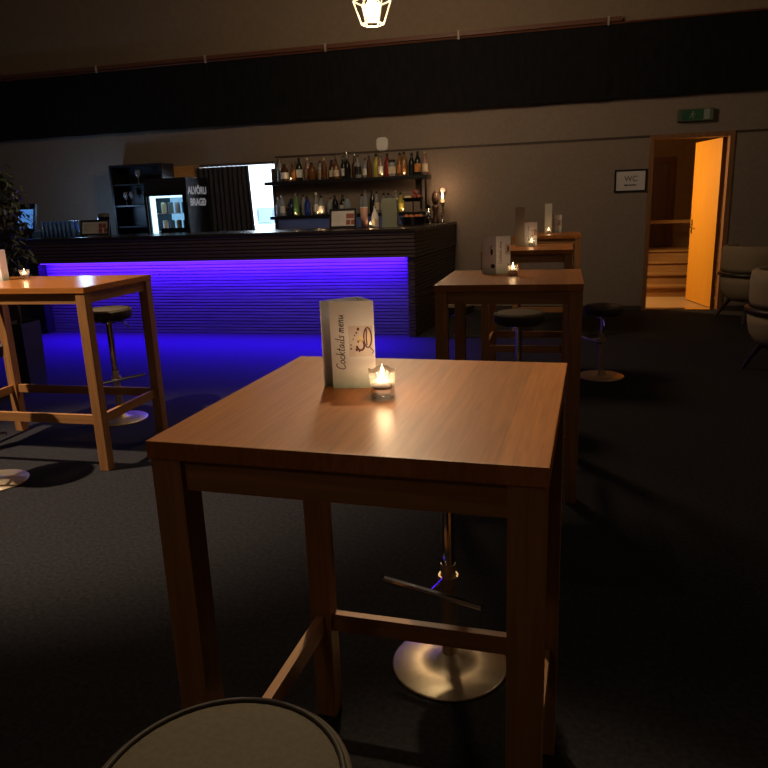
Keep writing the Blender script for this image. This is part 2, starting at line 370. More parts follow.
# --- room behind the bar
b = new(); box(b, -7.4, -3.4, YW + T, 12.4, -0.12, 0); struct('floor_store', b, M['white_wall'])
b = new(); box(b, -7.4, -3.4, 12.4, 12.5, 0, 2.6); struct('wall_store_back', b, M['white_wall'])
b = new(); box(b, -7.5, -7.4, YW + T, 12.4, 0, 2.6); struct('wall_store_left', b, M['white_wall'])
b = new(); box(b, -3.4, -3.3, YW + T, 12.4, 0, 2.6); struct('wall_store_right', b, M['white_wall'])
b = new(); box(b, -7.4, -3.4, YW + T, 12.4, 2.6, 2.7); struct('ceiling_store', b, M['white_wall'])
b = new()
box(b, O0, O0 + 0.05, YW - 0.015, YW + T + 0.01, 0, OT - 0.1); box(b, O1 - 0.05, O1, YW - 0.015, YW + T + 0.01, 0, OT - 0.1)
struct('trim_4', b, M['trim'])
b = new(); box(b, O0, -5.2, YW - 0.015, YW + T + 0.01, OT - 0.17, OT); struct('trim_5', b, noise_mat('header_wood', (0.55, 0.27, 0.08, 1), (0.65, 0.34, 0.11, 1), (2, 20, 20), 2, rough=0.5))
b = new(); box(b, -5.2, O1, YW - 0.015, YW + T + 0.01, OT - 0.03, OT); struct('trim_6', b, M['trim'])

# ------------------------------------------------------------------ black cloth under a rail along the wall
val = thing('black_valance', 'long black cloth band hanging high across the wall above the bar', 'drape', (0, 9.72, 2.635))
edges = [-10.5, -8.32, -6.61, -4.88, -3.13, -1.36, 0.45, 2.25, 4.0, 5.4]
for k, (x0, x1) in enumerate(zip(edges, edges[1:])):
    b = new(); nx = 14
    rows = []
    for z, amp in ((0, 0.006), (0.42, 0.005), (0.845, 0.002)):
        rows.append([b.verts.new((x0 + (x1 - x0) * i / nx, amp * math.sin(i * 1.9 + k) - (0.006 if i in (0, nx) else 0), z + (0.004 * math.sin(i * .9 + k) if z == 0 else 0))) for i in range(nx + 1)])
    for a, c in zip(rows, rows[1:]):
        for i in range(nx): b.faces.new((a[i], a[i + 1], c[i + 1], c[i]))
    link('cloth_section', b, M['cloth_black'], val, smooth=True)
rl = thing('valance_rail', 'dark red brown rail above the black cloth band with pale clips', 'rail', (0, 9.70, 3.535))
b = new(); box(b, -10.5, 0.60, -0.02, 0.05, -0.03, 0.02); tube(b, [(-10.5, 0.0, -0.048), (5.4, 0.0, -0.048)], 0.012, 6); link('rail_bar', b, M['door_edge'], rl)
for x in edges[1:-2]:
    b = new(); box(b, x - 0.011, x + 0.011, -0.04, -0.015, -0.07, 0.03, 0); link('clip', b, M['clip'], rl)

# ------------------------------------------------------------------ bar
CT = 1.215
bar = thing('bar_counter', 'long dark slatted bar counter with blue lit front panel', 'bar counter', (0, 0, 0))
b = new()
box(b, -6.52, -1.69, 7.945, 8.05, 0.0, 0.93)
z = 0.005
while z < 0.90:
    box(b, -6.52, -1.69, 7.915, 7.946, z, z + 0.030); z += 0.0385
link('front_panel', b, M['bar_lit'], bar)
def side_x(y): return -1.59 + (y - 7.75) / 2.07 * 0.15
b = new()      # upper band of slats, front and both ends
box(b, -6.76, -1.60, 7.78, 8.0, 0.905, CT - 0.03)
prism(b, [(-1.70, 7.9), (-1.60, 7.78), (side_x(9.81) - 0.02, 9.81), (side_x(9.81) - 0.12, 9.81)], 0.905, CT - 0.03)
z = 0.905
while z < CT - 0.05:
    box(b, -6.77, -1.59, 7.752, 7.781, z, z + 0.030)
    prism(b, [(-1.60, 7.752), (-1.585, 7.752), (side_x(9.81), 9.81), (side_x(9.81) - 0.03, 9.81)], z, z + 0.030)
    z += 0.0415
link('counter_band', b, M['bar_dark'], bar)
b = new()      # right return below the band, flush slats
prism(b, [(-1.69, 7.8), (-1.635, 7.8), (side_x(9.81) - 0.05, 9.81), (side_x(9.81) - 0.12, 9.81)], 0, 0.905)
z = 0.005
while z < 0.89:
    prism(b, [(-1.69, 7.772), (-1.61, 7.772), (side_x(9.81) - 0.02, 9.81), (side_x(9.81) - 0.06, 9.81), (-1.66, 7.81), (-1.69, 7.81)], z, z + 0.029)
    z += 0.0385
link('end_panel', b, M['bar_dark'], bar)
b = new(); box(b, -6.76, -6.52, 7.79, 8.65, 0, 0.905)
z = 0.005
while z < 0.89:
    box(b, -6.77, -6.52, 7.765, 7.79, z, z + 0.029); z += 0.0385
link('end_panel', b, M['black'], bar)  # near-black colour shades out the LED light on its inner side
b = new()
prism(b, [(-8.6, 8.0), (-6.78, 8.0), (-6.78, 7.74), (-1.575, 7.74), (side_x(9.81) + 0.012, 9.81), (-2.15, 9.81), (-2.15, 8.65), (-8.6, 8.65)], CT - 0.03, CT)
link('countertop', b, M['bar_top'], bar)
b = new(); box(b, -8.6, -6.78, 8.02, 8.6, 0, CT - 0.03); link('left_base', b, M['bar_dark'], bar)
b = new(); box(b, -6.50, -1.72, 7.79, 7.81, 0.893, 0.905); link('led_strip', b, M['led'], bar)
# back carcass of the bar
b = new(); box(b, -6.51, -2.2, 8.06, 8.6, 0.0, 1.0); link('work_shelf', b, M['bar_dark'], bar)

# ------------------------------------------------------------------ bar tables
def make_table(name='bar_table', W=0.354, D=0.36, group='tall square oak bar tables'):
    t = thing(name, 'x', 'table', group=group)
    H = 1.10; th = 0.034; e = 0.004; lg = 0.06
    b = new(); box(b, -W, W, -D, D, H - th, H); link('tabletop', b, M['oak_top'] if W < 0.5 else M['oak_top_long'], t, bevel=0.0025)
    i0 = W - e - lg; j0 = D - e - lg
    for sx in (-1, 1):
        for sy in (-1, 1):
            b = new(); box(b, *sorted((sx * i0, sx * (W - e))), *sorted((sy * j0, sy * (D - e))), 0, H - th)
            link('leg', b, M['oak_leg'], t, bevel=0.002)
    for s in (-1, 1):
        b = new(); box(b, -i0, i0, *sorted((s * (D - e - 0.012), s * (D - e - 0.034))), H - th - 0.062, H - th); link('apron', b, M['oak_rail_x'], t)
        b = new(); box(b, *sorted((s * (W - e - 0.012), s * (W - e - 0.034))), -j0, j0, H - th - 0.062, H - th); link('apron', b, M['oak_rail_y'], t)
        b = new(); box(b, -i0, i0, *sorted((s * (D - e - 0.018), s * (D - e - 0.042))), 0.285, 0.34); link('stretcher', b, M['oak_rail_x'], t)
        b = new(); box(b, *sorted((s * (W - e - 0.018), s * (W - e - 0.042))), -j0, j0, 0.285, 0.34); link('stretcher', b, M['oak_rail_y'], t)
    return t
tp, tu = make_table(), []
TABLES = [(-0.352, 1.403, -2.24, 'large oak bar table in front, nearest of the row of tables'),
          (-0.259, 3.762, 0.1, 'oak bar table directly behind the nearest one, bearing a two-sided white menu'),
          (-0.285, 6.02, 0.2, 'third oak bar table in the row, tall card and menu on it'),
          (-0.182, 8.12, 0.2, 'smallest looking oak bar table, last of the row near the wall')]
for x, y, a, lab in TABLES: place(tp, tu, (x, y, 0), R(a), lab)
t = make_table('bar_table', 0.60, 0.352); del t['group']
t.location = (-3.213, 3.781, 0); t.rotation_euler = (0, 0, R(0.7)); t['label'] = 'long oak bar table at the left edge in front of the blue lit bar'

# ------------------------------------------------------------------ bar stools (gas-lift, round base, T footrest)
def make_stool(h, q=1.0):
    t = thing('bar_stool', 'x', 'stool', group='round swivel bar stools')
    b = new(); lathe(b, [(0, h - 0.075), (0.150, h - 0.075), (0.168, h - 0.062), (0.172, h - 0.03), (0.172, h - 0.014)], 40); bmesh.ops.scale(b, verts=b.verts, vec=(q, q, 1)); link('seat_side', b, M['seat_side'], t, smooth=True)
    b = new(); lathe(b, [(0.172, h - 0.014), (0.172, h - 0.006), (0.167, h - 0.002), (0.158, h - 0.004), (0.15, h + 0.001), (0.1, h + 0.006), (0, h + 0.008)], 48); bmesh.ops.scale(b, verts=b.verts, vec=(q, q, 1)); link('seat', b, M['seat'], t, smooth=True)
    b = new()
    lathe(b, [(0.1605 + 0.0042 * math.cos(2 * PI * i / 8), h - 0.001 + 0.0042 * math.sin(2 * PI * i / 8)) for i in range(9)], 48); bmesh.ops.scale(b, verts=b.verts, vec=(q, q, 1)); link('piping', b, M['piping'], t, smooth=True)
    b = new(); lathe(b, [(0, h - 0.077), (0.05, h - 0.077), (0.05, h - 0.10), (0.022, h - 0.11), (0.022, 0.36), (0.0, 0.36)][::-1], 20); link('gas_lift', b, M['chrome'], t, smooth=False)
    b = new(); lathe(b, [(0, 0.012), (0.024, 0.012), (0.024, 0.37), (0.0, 0.37)], 20); lathe(b, [(0.026, 0.33), (0.033, 0.33), (0.033, 0.30), (0.026, 0.30)][::-1], 20)
    link('pole', b, M['steel'], t)
    b = new(); lathe(b, [(0, 0), (0.19, 0), (0.192, 0.004), (0.186, 0.009), (0.10, 0.016), (0.045, 0.022), (0.028, 0.045), (0, 0.045)], 56); link('base', b, M['steel'], t, smooth=True)
    b = new(); tube(b, [(0, 0, 0.325), (0, -0.115, 0.325)], 0.009); tube(b, [(-0.17, -0.115, 0.325), (0.17, -0.115, 0.325)], 0.011); link('footrest', b, M['chrome'], t)
    b = new(); tube(b, [(0.02, -0.02, h - 0.09), (0.09, -0.05, h - 0.10), (0.12, -0.06, h - 0.15)], 0.005); link('lift_lever', b, M['chrome'], t)
    return t
def stools(h, lst, q=0.98):
    p, u = make_stool(h, q), []
    for x, y, a, lab in lst: place(p, u, (x, y, 0), R(a), lab)
stools(0.80, [(-0.402, 0.652, 180, 'round brown bar stool seat with piped rim at the bottom, nearest of all stools'),
              (-3.20, 3.174, 20, 'bar stool at the left edge with only its round base on the floor showing'),
              (-0.335, 2.03, -18, 'bar stool tucked behind the nearest table with shiny round base and footrest bar')])
stools(0.755, [(-0.28, 4.77, 140, 'bar stool seen between the legs of the second table in the row')])
stools(0.83, [(-3.19, 4.43, 60, 'bar stool behind the left table with purple glow on its round base')])
stools(0.605, [(0.33, 6.10, 300, 'low bar stool standing alone right of the table row by the dark carpet'),
               (-0.905, 6.20, 20, 'low bar stool left of the table row, half hidden by the second table')], 0.88)

# ------------------------------------------------------------------ tealight holders
def make_tealight(r, h, name='tealight_holder', facets=8):
    t = thing(name, 'x', 'candle')
    b = new()
    fc = (lambda i, n, z: 1.0 - 0.07 * (0.5 + 0.5 * math.cos(2 * PI * i * facets / n))) if facets else None
    lathe(b, [(0, 0), (r * 0.72, 0), (r * 0.86, h * 0.08), (r * 0.80, h * 0.35), (r * 0.92, h * 0.75), (r, h), (r * 0.90, h), (r * 0.78, h * 0.72), (r * 0.66, h * 0.34), (0, h * 0.30)], 32, facet=fc)
    if facets:
        for v in b.verts:
            if v.co.z > h * 0.7: v.co.z += h * 0.06 * math.cos(4 * math.atan2(v.co.y, v.co.x))
    link('glass_cup', b, M['tea_glass'], t, smooth=True)
    b = new(); lathe(b, [(0, h * .32), (r * .55, h * .32), (r * .58, h * .60), (r * .50, h * .60), (r * .50, h * .56), (0, h * .56)], 20); link('candle_cup', b, M['tin'], t, smooth=True)
    b = new(); lathe(b, [(0, h * .565), (r * .49, h * .565), (r * .45, h * .60), (0, h * .59)], 20); link('wax', b, M['wax'], t, smooth=True)
    f = r * 0.17
    b = new(); lathe(b, [(0, h * .60), (f * .75, h * .68), (f, h * .80), (f * .55, h * .98), (0, h * 1.2)], 12); link('flame', b, M['flame'], t, smooth=True)
    return t
G1 = 'lit tealights in glass holders'
tl, tlu = make_tealight(0.032, 0.060), []
CAND = [(-0.363, 1.392, 1.10, 0.75, 'lit tealight in faceted glass holder beside the menu on the nearest table'),
        (-0.258, 3.80, 1.10, 0.2, 'lit tealight in glass holder on the second table of the row'),
        (-0.263, 6.10, 1.10, 0.2, 'lit tealight in glass holder before the menu on the third table'),
        (-0.170, 8.20, 1.10, 0.2, 'lit tealight in glass holder on the last table near the wall'),
        (-3.41, 3.93, 1.10, 0.2, 'lit tealight in glass holder on the left edge table'),
        (-2.265, 8.40, CT, 0.10, 'lit tealight on the bar counter beside the pale white bottle'),
        (-6.25, 8.42, CT, 0.10, 'lit tealight on the bar counter beside the left framed menu')]
for x, y, z, e, lab in CAND:
    place(tl, tlu, (x, y, z), R(random.uniform(0, 40)), lab, G1)
    light('candle_light', 'POINT', (x, y, z + 0.050), e, (1.0, 0.66, 0.36), 0.012)

# ------------------------------------------------------------------ menus
GL = {  # hand lettering: strokes in a unit em, x advance last
 'C': ([[(.62, .82), (.50, .98), (.28, .95), (.10, .65), (.05, .30), (.16, .04), (.36, .0), (.58, .16)]], .62),
 'o': ([[(.30, .50), (.12, .42), (.05, .2), (.14, .02), (.32, .04), (.42, .24), (.36, .45), (.26, .5)]], .48),
 'c': ([[(.36, .42), (.24, .5), (.08, .34), (.05, .12), (.18, .0), (.38, .1)]], .42),
 'k': ([[(.16, 1.0), (.04, 0)], [(.42, .52), (.10, .24), (.22, .2), (.42, 0)]], .46),
 't': ([[(.24, .85), (.12, .12), (.20, .0), (.32, .06)], [(.04, .56), (.36, .60)]], .36),
 'a': ([[(.38, .48), (.20, .5), (.06, .28), (.08, .04), (.22, .02), (.36, .28), (.40, .48), (.36, .12), (.46, .0)]], .50),
 'i': ([[(.14, .48), (.08, .08), (.16, .0), (.24, .06)], [(.18, .68), (.20, .74)]], .26),
 'l': ([[(.20, 1.0), (.08, .1), (.16, 0), (.26, .08)]], .28),
 's': ([[(.36, .44), (.22, .5), (.12, .40), (.30, .18), (.24, .02), (.04, .06)]], .40),
 'm': ([[(.10, .5), (.04, 0)], [(.07, .3), (.20, .5), (.28, .42), (.24, 0)], [(.27, .3), (.42, .5), (.50, .42), (.46, .04), (.54, 0)]], .62),
 'e': ([[(.08, .24), (.34, .32), (.30, .48), (.16, .48), (.05, .24), (.12, .02), (.36, .08)]], .42),
 'n': ([[(.10, .5), (.04, 0)], [(.07, .3), (.22, .5), (.32, .42), (.28, .04), (.38, 0)]], .44),
 'u': ([[(.08, .5), (.06, .1), (.16, 0), (.32, .2), (.38, .5), (.34, .06), (.44, 0)]], .48),
 ' ': ([], .26)}
def hand_text(bm, txt, h, w, to3):
    x = 0.0
    tot = sum(GL[c][1] for c in txt)
    for c in txt:
        for s in GL[c][0]:
            # smooth the polyline a little
            P = [Vector(p) for p in s]; Q = [P[0]]
            for p, q in zip(P, P[1:]):
                Q += [p.lerp(q, .25), p.lerp(q, .75)]
            Q.append(P[-1])
            stroke(bm, [((x + p.x + 0.12 * p.y) * h, p.y * h) for p in Q], w, to3)
        x += GL[c][1]
    return x * h

def make_menu(H=0.194, W=0.097):
    """tri-fold card standing as a triangular tube: front panel along local +X at y=0, folded back at the left"""
    t = thing('table_menu', 'x', 'menu', group='white folded cocktail menus')
    a = R(58)
    apex = (W * math.cos(a), W * math.sin(a))
    th = 0.0006
    b = new(); prism(b, [(0, 0), (W, 0), (W, th), (0, th)], 0, H); link('front_panel', b, M['menu_paper'], t)
    def wallp(p, q):
        d = Vector((q[0] - p[0], q[1] - p[1])).normalized(); n = Vector((-d.y, d.x)) * th
        return [p, q, (q[0] + n.x, q[1] + n.y), (p[0] + n.x, p[1] + n.y)]
    l0, l1 = (-0.023, 0.012), (0.052, 0.082)
    b = new(); prism(b, wallp(l0, l1)[::-1] if False else wallp(l1, l0), 0, H); link('left_panel', b, M['menu_paper'], t)
    b = new(); prism(b, wallp((W, 0.001), l1), 0, H); link('right_panel', b, M['menu_paper'], t)
    def art(to3, parent, name):
        bm = new()      # "Cocktails menu", read upwards
        hand_text(bm, 'Cocktails menu', 0.0205, 0.0019, lambda u, v: to3(0.030 - v, 0.042 + u))
        link('lettering', bm, M['ink'], parent)
        bm = new()
        pts = [(0.040, 0.072), (0.093, 0.072), (0.093, 0.140), (0.040, 0.140)]
        bm.faces.new([bm.verts.new(to3(*p)) for p in pts]); pic = link('picture', bm, M['print_bg'], parent)
        up = lambda u, v: to3(u, v - 0.014, 2)
        bm = new()      # two cocktail glasses lying on their sides, dark shading and splashes
        stroke(bm, [(0.082 + 0.0085 * math.cos(k * PI / 10), 0.128 + 0.022 * math.sin(k * PI / 10)) for k in range(21)], 0.0032, up)
        stroke(bm, [(0.080, 0.111), (0.079, 0.128), (0.080, 0.146)], 0.0028, up)
        stroke(bm, [(0.087, 0.106), (0.094, 0.098), (0.091, 0.092)], 0.0022, up)
        stroke(bm, [(0.066 + 0.008 * math.cos(k * PI / 10), 0.111 + 0.011 * math.sin(k * PI / 10)) for k in range(-8, 9)], 0.0045, up)
        for u, v, r in ((0.0445, 0.112, .0016), (0.050, 0.1245, .0014), (0.0535, 0.133, .0016), (0.0575, 0.139, .002), (0.0615, 0.147, .003), (0.0445, 0.1035, .002), (0.058, 0.107, .003), (0.057, 0.101, .003), (0.0625, 0.098, .002)):
            blob(bm, (u, v), r, r * 1.25, up, 8)
        link('glass_drawing', bm, M['print_wine'], pic)
        bm = new()
        blob(bm, (0.067, 0.124), 0.006, 0.009, up, 12); blob(bm, (0.0845, 0.128), 0.003, 0.014, up, 12); link('garnish_drawing', bm, M['print_cream'], pic)
    art(lambda u, v, k=1: (u, -0.0004 * k, v), t, 'front')
    # the same print on the side panel behind
    d = Vector((l0[0] - l1[0], l0[1] - l1[1])).normalized(); nrm = Vector((d.y, -d.x))
    base = Vector(l1)
    if nrm.dot(Vector((-1, -1))) < 0: nrm = -nrm
    p0 = Vector(l0)
    art(lambda u, v, k=1: (*(p0 - d * (0.105 - u) + nrm * 0.0008 * k), v), t, 'side') if False else None
    return t
mp, mu = make_menu(), []
# the card on the nearest table
place(mp, mu, (-0.492, 1.450, 1.10), R(8), 'white folded cocktail menu reading Cocktails menu on the nearest table')

def make_menu_v(H=0.20, W=0.090):
    """same card opened the other way: two panels meeting at a front ridge"""
    t = thing('table_menu', 'x', 'menu', group='white folded cocktail menus')
    th = 0.0006
    for s in (-1, 1):
        p, q = Vector((0, 0)), Vector((s * W * math.cos(R(32)), W * math.sin(R(32))))
        dd = (q - p).normalized(); n = Vector((-dd.y, dd.x)) * th * s
        pts = [tuple(p), tuple(q), tuple(q + n), tuple(p + n)]
        if s < 0: pts = pts[::-1]
        b = new(); prism(b, pts, 0, H); pan = link('right_panel' if s > 0 else 'left_panel', b, M['menu_paper'], t)
        nn = -n.normalized()
        def to3(u, v, k=1, s=s, dd=dd, nn=nn):
            uu = u if s > 0 else W - u
            q2 = dd * uu + nn * 0.0006 * k
            return (q2.x, q2.y, v)
        b = new()
        if s > 0: hand_text(b, 'Cocktails menu', 0.0205, 0.0019, lambda u, v: to3(0.034 - v, 0.052 + u))
        else:
            blob(b, (0.062, 0.118), 0.008, 0.018, to3, 12); blob(b, (0.070, 0.042), 0.014, 0.012, to3, 12)
            stroke(b, [(0.05, 0.135), (0.066, 0.155)], 0.004, to3)
        link('lettering' if s > 0 else 'glass_drawing', b, M['ink'], pan)
        if s > 0:
            b = new(); b.faces.new([b.verts.new(to3(*p)) for p in ((0.055, 0.10), (0.088, 0.10), (0.088, 0.16), (0.055, 0.16))]); pc = link('picture', b, M['print_bg'], pan)
            b = new(); blob(b, (0.074, 0.132), 0.006, 0.018, lambda u, v: to3(u, v, 2), 12); stroke(b, [(0.07, 0.12), (0.06, 0.108)], 0.004, lambda u, v: to3(u, v, 2)); link('glass_drawing', b, M['print_wine'], pc)
    b = new(); x1 = W * math.cos(R(32)); y1 = W * math.sin(R(32)); prism(b, [(-x1, y1), (x1, y1), (x1, y1 + th), (-x1, y1 + th)], 0, H); link('back_panel', b, M['paper'], t)
    return t
o = make_menu_v(); o.location = (-0.355, 3.895, 1.10); o.rotation_euler = (0, 0, R(4)); o['label'] = 'white folded cocktail menu with two printed sides, on the second table of the row'
place(mp, mu, (-0.318, 6.17, 1.10), R(2), 'white folded cocktail menu behind the tealight on the third table')
place(mp, mu, (-0.130, 8.42, 1.10), R(0), 'white folded cocktail menu on the last table near the wall')
place(mp, mu, (-3.60, 3.86, 1.10), R(-12), 'white folded cocktail menu cut off by the left edge on the left table')
def make_tall():
    t = thing('drinks_card', 'x', 'card', group='tall narrow pale cards')
    b = new(); box(b, -0.038, 0.038, -0.014, -0.0125, 0, 0.322); link('front_leaf', b, M['card'], t)
    b = new(); box(b, -0.038, 0.038, 0.0125, 0.014, 0, 0.322); box(b, -0.038, 0.038, -0.0125, 0.0125, 0, 0.002); link('back_leaf', b, M['card'], t)
    return t
tp2, tu2 = make_tall(), []
place(tp2, tu2, (-0.362, 6.14, 1.10), R(6), 'tall narrow pale drinks card standing on the third table')
place(tp2, tu2, (-0.178, 8.32, 1.10), R(6), 'tall narrow pale drinks card standing on the last table by the wall')

# ------------------------------------------------------------------ pendant lamp
def make_pendant(loc):
    t = thing('pendant_lamp', 'glowing geometric wire cage pendant lamp hanging at the top', 'lamp', loc)
    n = 6; b = new(); q = 1.3
    rz = [(0.045 * q, 0.125 * q), (0.125 * q, 0.055 * q), (0.075 * q, -0.085 * q)]
    P = [[(r * math.cos(2 * PI * k / n + .3), r * math.sin(2 * PI * k / n + .3), z) for k in range(n)] for r, z in rz]
    for row in P:
        for k in range(n): tube(b, [row[k], row[(k + 1) % n]], 0.007, 6)
    for k in range(n):
        tube(b, [P[0][k], P[1][k]], 0.007, 6); tube(b, [P[1][k], P[2][k]], 0.007, 6)
    link('wire_cage', b, M['cage'], t)
    b = new(); lathe(b, [(0, -0.092), (0.044, -0.08), (0.072, -0.03), (0.068, 0.022), (0.034, 0.075), (0.02, 0.098), (0, 0.098)], 20); link('bulb', b, M['bulb'], t, smooth=True)
    b = new(); lathe(b, [(0, 0.099), (0.026, 0.099), (0.028, 0.18), (0.012, 0.195), (0, 0.195)], 16); link('lamp_socket', b, M['black'], t)
    b = new(); tube(b, [(0, 0, 0.195), (0, 0, ZC - loc[2] - 0.001)], 0.004, 6); link('cord', b, M['black'], t)
    return t
PEND = (-1.66, 6.5, 3.113)
make_pendant(PEND)

# ------------------------------------------------------------------ things on the wall
b = new()
n = 20
def sq(r, z): return [b.verts.new((r * math.copysign(abs(math.cos(2 * PI * i / n)) ** .55, math.cos(2 * PI * i / n)), z, r * 1.05 * math.copysign(abs(math.sin(2 * PI * i / n)) ** .55, math.sin(2 * PI * i / n)))) for i in range(n)]
rr = [sq(.082, 0), sq(.084, -.02), sq(.074, -.034)]
for a, c in zip(rr, rr[1:]):
    for i in range(n): b.faces.new((a[i], a[(i + 1) % n], c[(i + 1) % n], c[i]))
b.faces.new(rr[-1]); b.faces.new(rr[0][::-1])
wu = thing('wall_speaker', 'small white rounded square unit on the wall above the bottles', 'speaker', (-2.435, YW - 0.001, 2.272))
link('housing', b, M['white'], wu, smooth=False)
b = new(); lathe(b, [(0, 0), (0.022, 0), (0.022, 0.003), (0, 0.003)], 16)
bmesh.ops.rotate(b, verts=b.verts, cent=(0, 0, 0), matrix=Matrix.Rotation(R(90), 3, 'X')); bmesh.ops.translate(b, verts=b.verts, vec=(0, -0.034, 0))
link('badge', b, M['paper'], wu)

wc = thing('restroom_sign', 'dark framed white sign reading WC with an arrow beside the open door', 'sign', (0.798, YW, 1.655))
b = new()
w2, h2 = 0.195, 0.138
box(b, -w2, w2, -0.022, 0, h2 - 0.02, h2); box(b, -w2, w2, -0.022, 0, -h2, -h2 + 0.02); box(b, -w2, -w2 + 0.02, -0.022, 0, -h2 + 0.02, h2 - 0.02); box(b, w2 - 0.02, w2, -0.022, 0, -h2 + 0.02, h2 - 0.02)
link('frame', b, M['frame_dark'], wc)
b = new(); box(b, -w2 + 0.02, w2 - 0.02, -0.012, -0.001, -h2 + 0.02, h2 - 0.02); link('paper', b, M['paper_white'], wc)
b = text_bm('WC', 0.092, 0.001)
bmesh.ops.rotate(b, verts=b.verts, cent=(0, 0, 0), matrix=Matrix.Rotation(R(90), 3, 'X')); bmesh.ops.translate(b, verts=b.verts, vec=(0.005, -0.0135, 0.022))
link('lettering', b, M['seat'], wc)
b = new(); box(b, -0.050, 0.072, -0.0145, -0.0125, -0.060, -0.046)
v = [b.verts.new(p) for p in ((-0.050, -0.0145, -0.069), (-0.050, -0.0145, -0.037), (-0.080, -0.0145, -0.053))]; b.faces.new(v)
link('arrow', b, M['ink'], wc)

ex = thing('exit_sign', 'green emergency exit sign with white panel on wall above the doorway', 'sign', (1.51, YW, 2.395))
b = new(); box(b, -0.20, 0.20, -0.075, 0, -0.072, 0.072); link('case', b, M['sign_case'], ex, bevel=0.006)
b = new(); box(b, -0.155, 0.085, -0.080, -0.0745, -0.058, 0.058); link('green_face', b, M['green_sign'], ex)
b = new(); box(b, 0.09, 0.155, -0.080, -0.0745, -0.058, 0.058); link('white_panel', b, M['sign_white'], ex)
b = new()
f3 = lambda u, v: (u, -0.0805, v)
blob(b, (-0.035, 0.032), 0.009, 0.009, f3, 10)
stroke(b, [(-0.035, 0.022), (-0.042, -0.008)], 0.014, f3); stroke(b, [(-0.042, -0.006), (-0.024, -0.02), (-0.030, -0.044)], 0.008, f3)
stroke(b, [(-0.042, -0.006), (-0.055, -0.026), (-0.078, -0.030)], 0.008, f3); stroke(b, [(-0.034, 0.016), (-0.014, 0.002), (-0.004, 0.012)], 0.006, f3); stroke(b, [(-0.036, 0.016), (-0.060, 0.010), (-0.064, -0.006)], 0.006, f3)
link('running_figure', b, M['sign_white'], ex)

# ------------------------------------------------------------------ doorway curtain, cabinet, fridge
cu = thing('door_curtain', 'dark pleated curtain drawn aside in the bright doorway behind the bar', 'curtain', (0, YW - 0.05, 0))
b = new(); N = 90; xs0, xs1 = -5.22, -4.385
rows = []
for z, am in ((0.03, 0.030), (1.0, 0.030), (1.9, 0.024), (2.085, 0.016)):
    rows.append([b.verts.new((xs0 + (xs1 - xs0) * i / N + (0.02 * math.sin(z * 2) if i > N * .8 else 0), am * math.sin(i / N * 11 * 2 * PI + .4 * math.sin(i * .31)) - 0.02, z)) for i in range(N + 1)])
for a, c in zip(rows, rows[1:]):
    for i in range(N): b.faces.new((a[i], a[i + 1], c[i + 1], c[i]))
link('cloth', b, M['curtain'], cu, smooth=True)
b = new(); tube(b, [(-5.25, -0.02, 2.10), (-4.0, -0.02, 2.10)], 0.010, 8); link('curtain_rod', b, M['chrome'], cu)

cab = thing('back_bar_cabinet', 'tall black open cabinet with glasses left of the fridge', 'cabinet', (-6.045, 9.81, 0))
b = new()
box(b, -0.43, -0.40, -0.34, 0, 0, 2.17); box(b, 0.40, 0.43, -0.34, 0, 0, 2.17); box(b, -0.40, 0.40, -0.34, 0, 2.14, 2.17); box(b, -0.40, 0.40, -0.02, 0, 0, 2.14)
link('carcass', b, M['black'], cab)
for z in (1.28, 1.58, 1.88):
    b = new(); box(b, -0.40, 0.40, -0.32, -0.02, z, z + 0.02); link('shelf', b, M['black'], cab)
b = new(); box(b, -0.40, 0.40, -0.32, -0.02, 0, 1.0); link('base_block', b, M['black'], cab)

fr = thing('drinks_fridge', 'black glass door drinks fridge with bright blue white interior behind the bar', 'fridge', (-4.955, 8.93, 0))
# origin at front right bottom corner; body runs to -x and +y
FW, FD, FH = 0.64, 0.62, 1.93
b = new()
box(b, -FW, 0, 0.0, FD, 0, 1.00); box(b, -FW, 0, 0.0, FD, 1.72, FH); box(b, -FW, -FW + 0.05, 0, FD, 1.00, 1.72); box(b, -0.05, 0, 0, FD, 1.00, 1.72); box(b, -FW + .05, -0.05, FD - 0.05, FD, 1.00, 1.72)
link('body', b, M['black'], fr)
b = new(); box(b, -FW + 0.05, -0.05, FD - 0.06, FD - 0.051, 1.0, 1.72); box(b, -FW + 0.05, -0.05, 0.05, FD - 0.06, 1.0, 1.012); link('interior', b, M['fridge_in'], fr)
b = new(); box(b, -FW + 0.05, -FW + 0.11, 0.03, 0.07, 1.02, 1.70); box(b, -FW + 0.11, -0.05, 0.03, 0.07, 1.675, 1.70); link('interior_lamp', b, M['fridge_lamp'], fr)
for z in (1.22, 1.46):
    b = new(); box(b, -FW + 0.11, -0.055, 0.06, FD - 0.07, z, z + 0.008); link('shelf', b, M['white'], fr)
b = new(); box(b, -0.44, -0.03, -0.012, -0.002, 1.01, 1.27); link('door_label', b, M['black_gloss'], fr)
b = new(); box(b, -0.06, 0.0, -0.03, -0.001, 1.0, 1.75); box(b, -FW, -0.06, -0.03, -0.001, 1.70, 1.75); box(b, -FW, -FW + 0.035, -0.03, -0.001, 1.0, 1.70); link('door_frame', b, M['black_gloss'], fr)
b = text_bm('ALVÖRU', 0.135, 0.004)
b2 = text_bm('BRAGÐ', 0.135, 0.004)
for q, z in ((b, 1.755), (b2, 1.60)):
    bmesh.ops.rotate(q, verts=q.verts, cent=(0, 0, 0), matrix=Matrix.Rotation(R(90), 3, 'X'))
    bmesh.ops.rotate(q, verts=q.verts, cent=(0, 0, 0), matrix=Matrix.Rotation(R(90), 3, 'Z'))
    bmesh.ops.translate(q, verts=q.verts, vec=(0.0015, 0.29, z))
    link('lettering', q, M['letter_white'], fr)
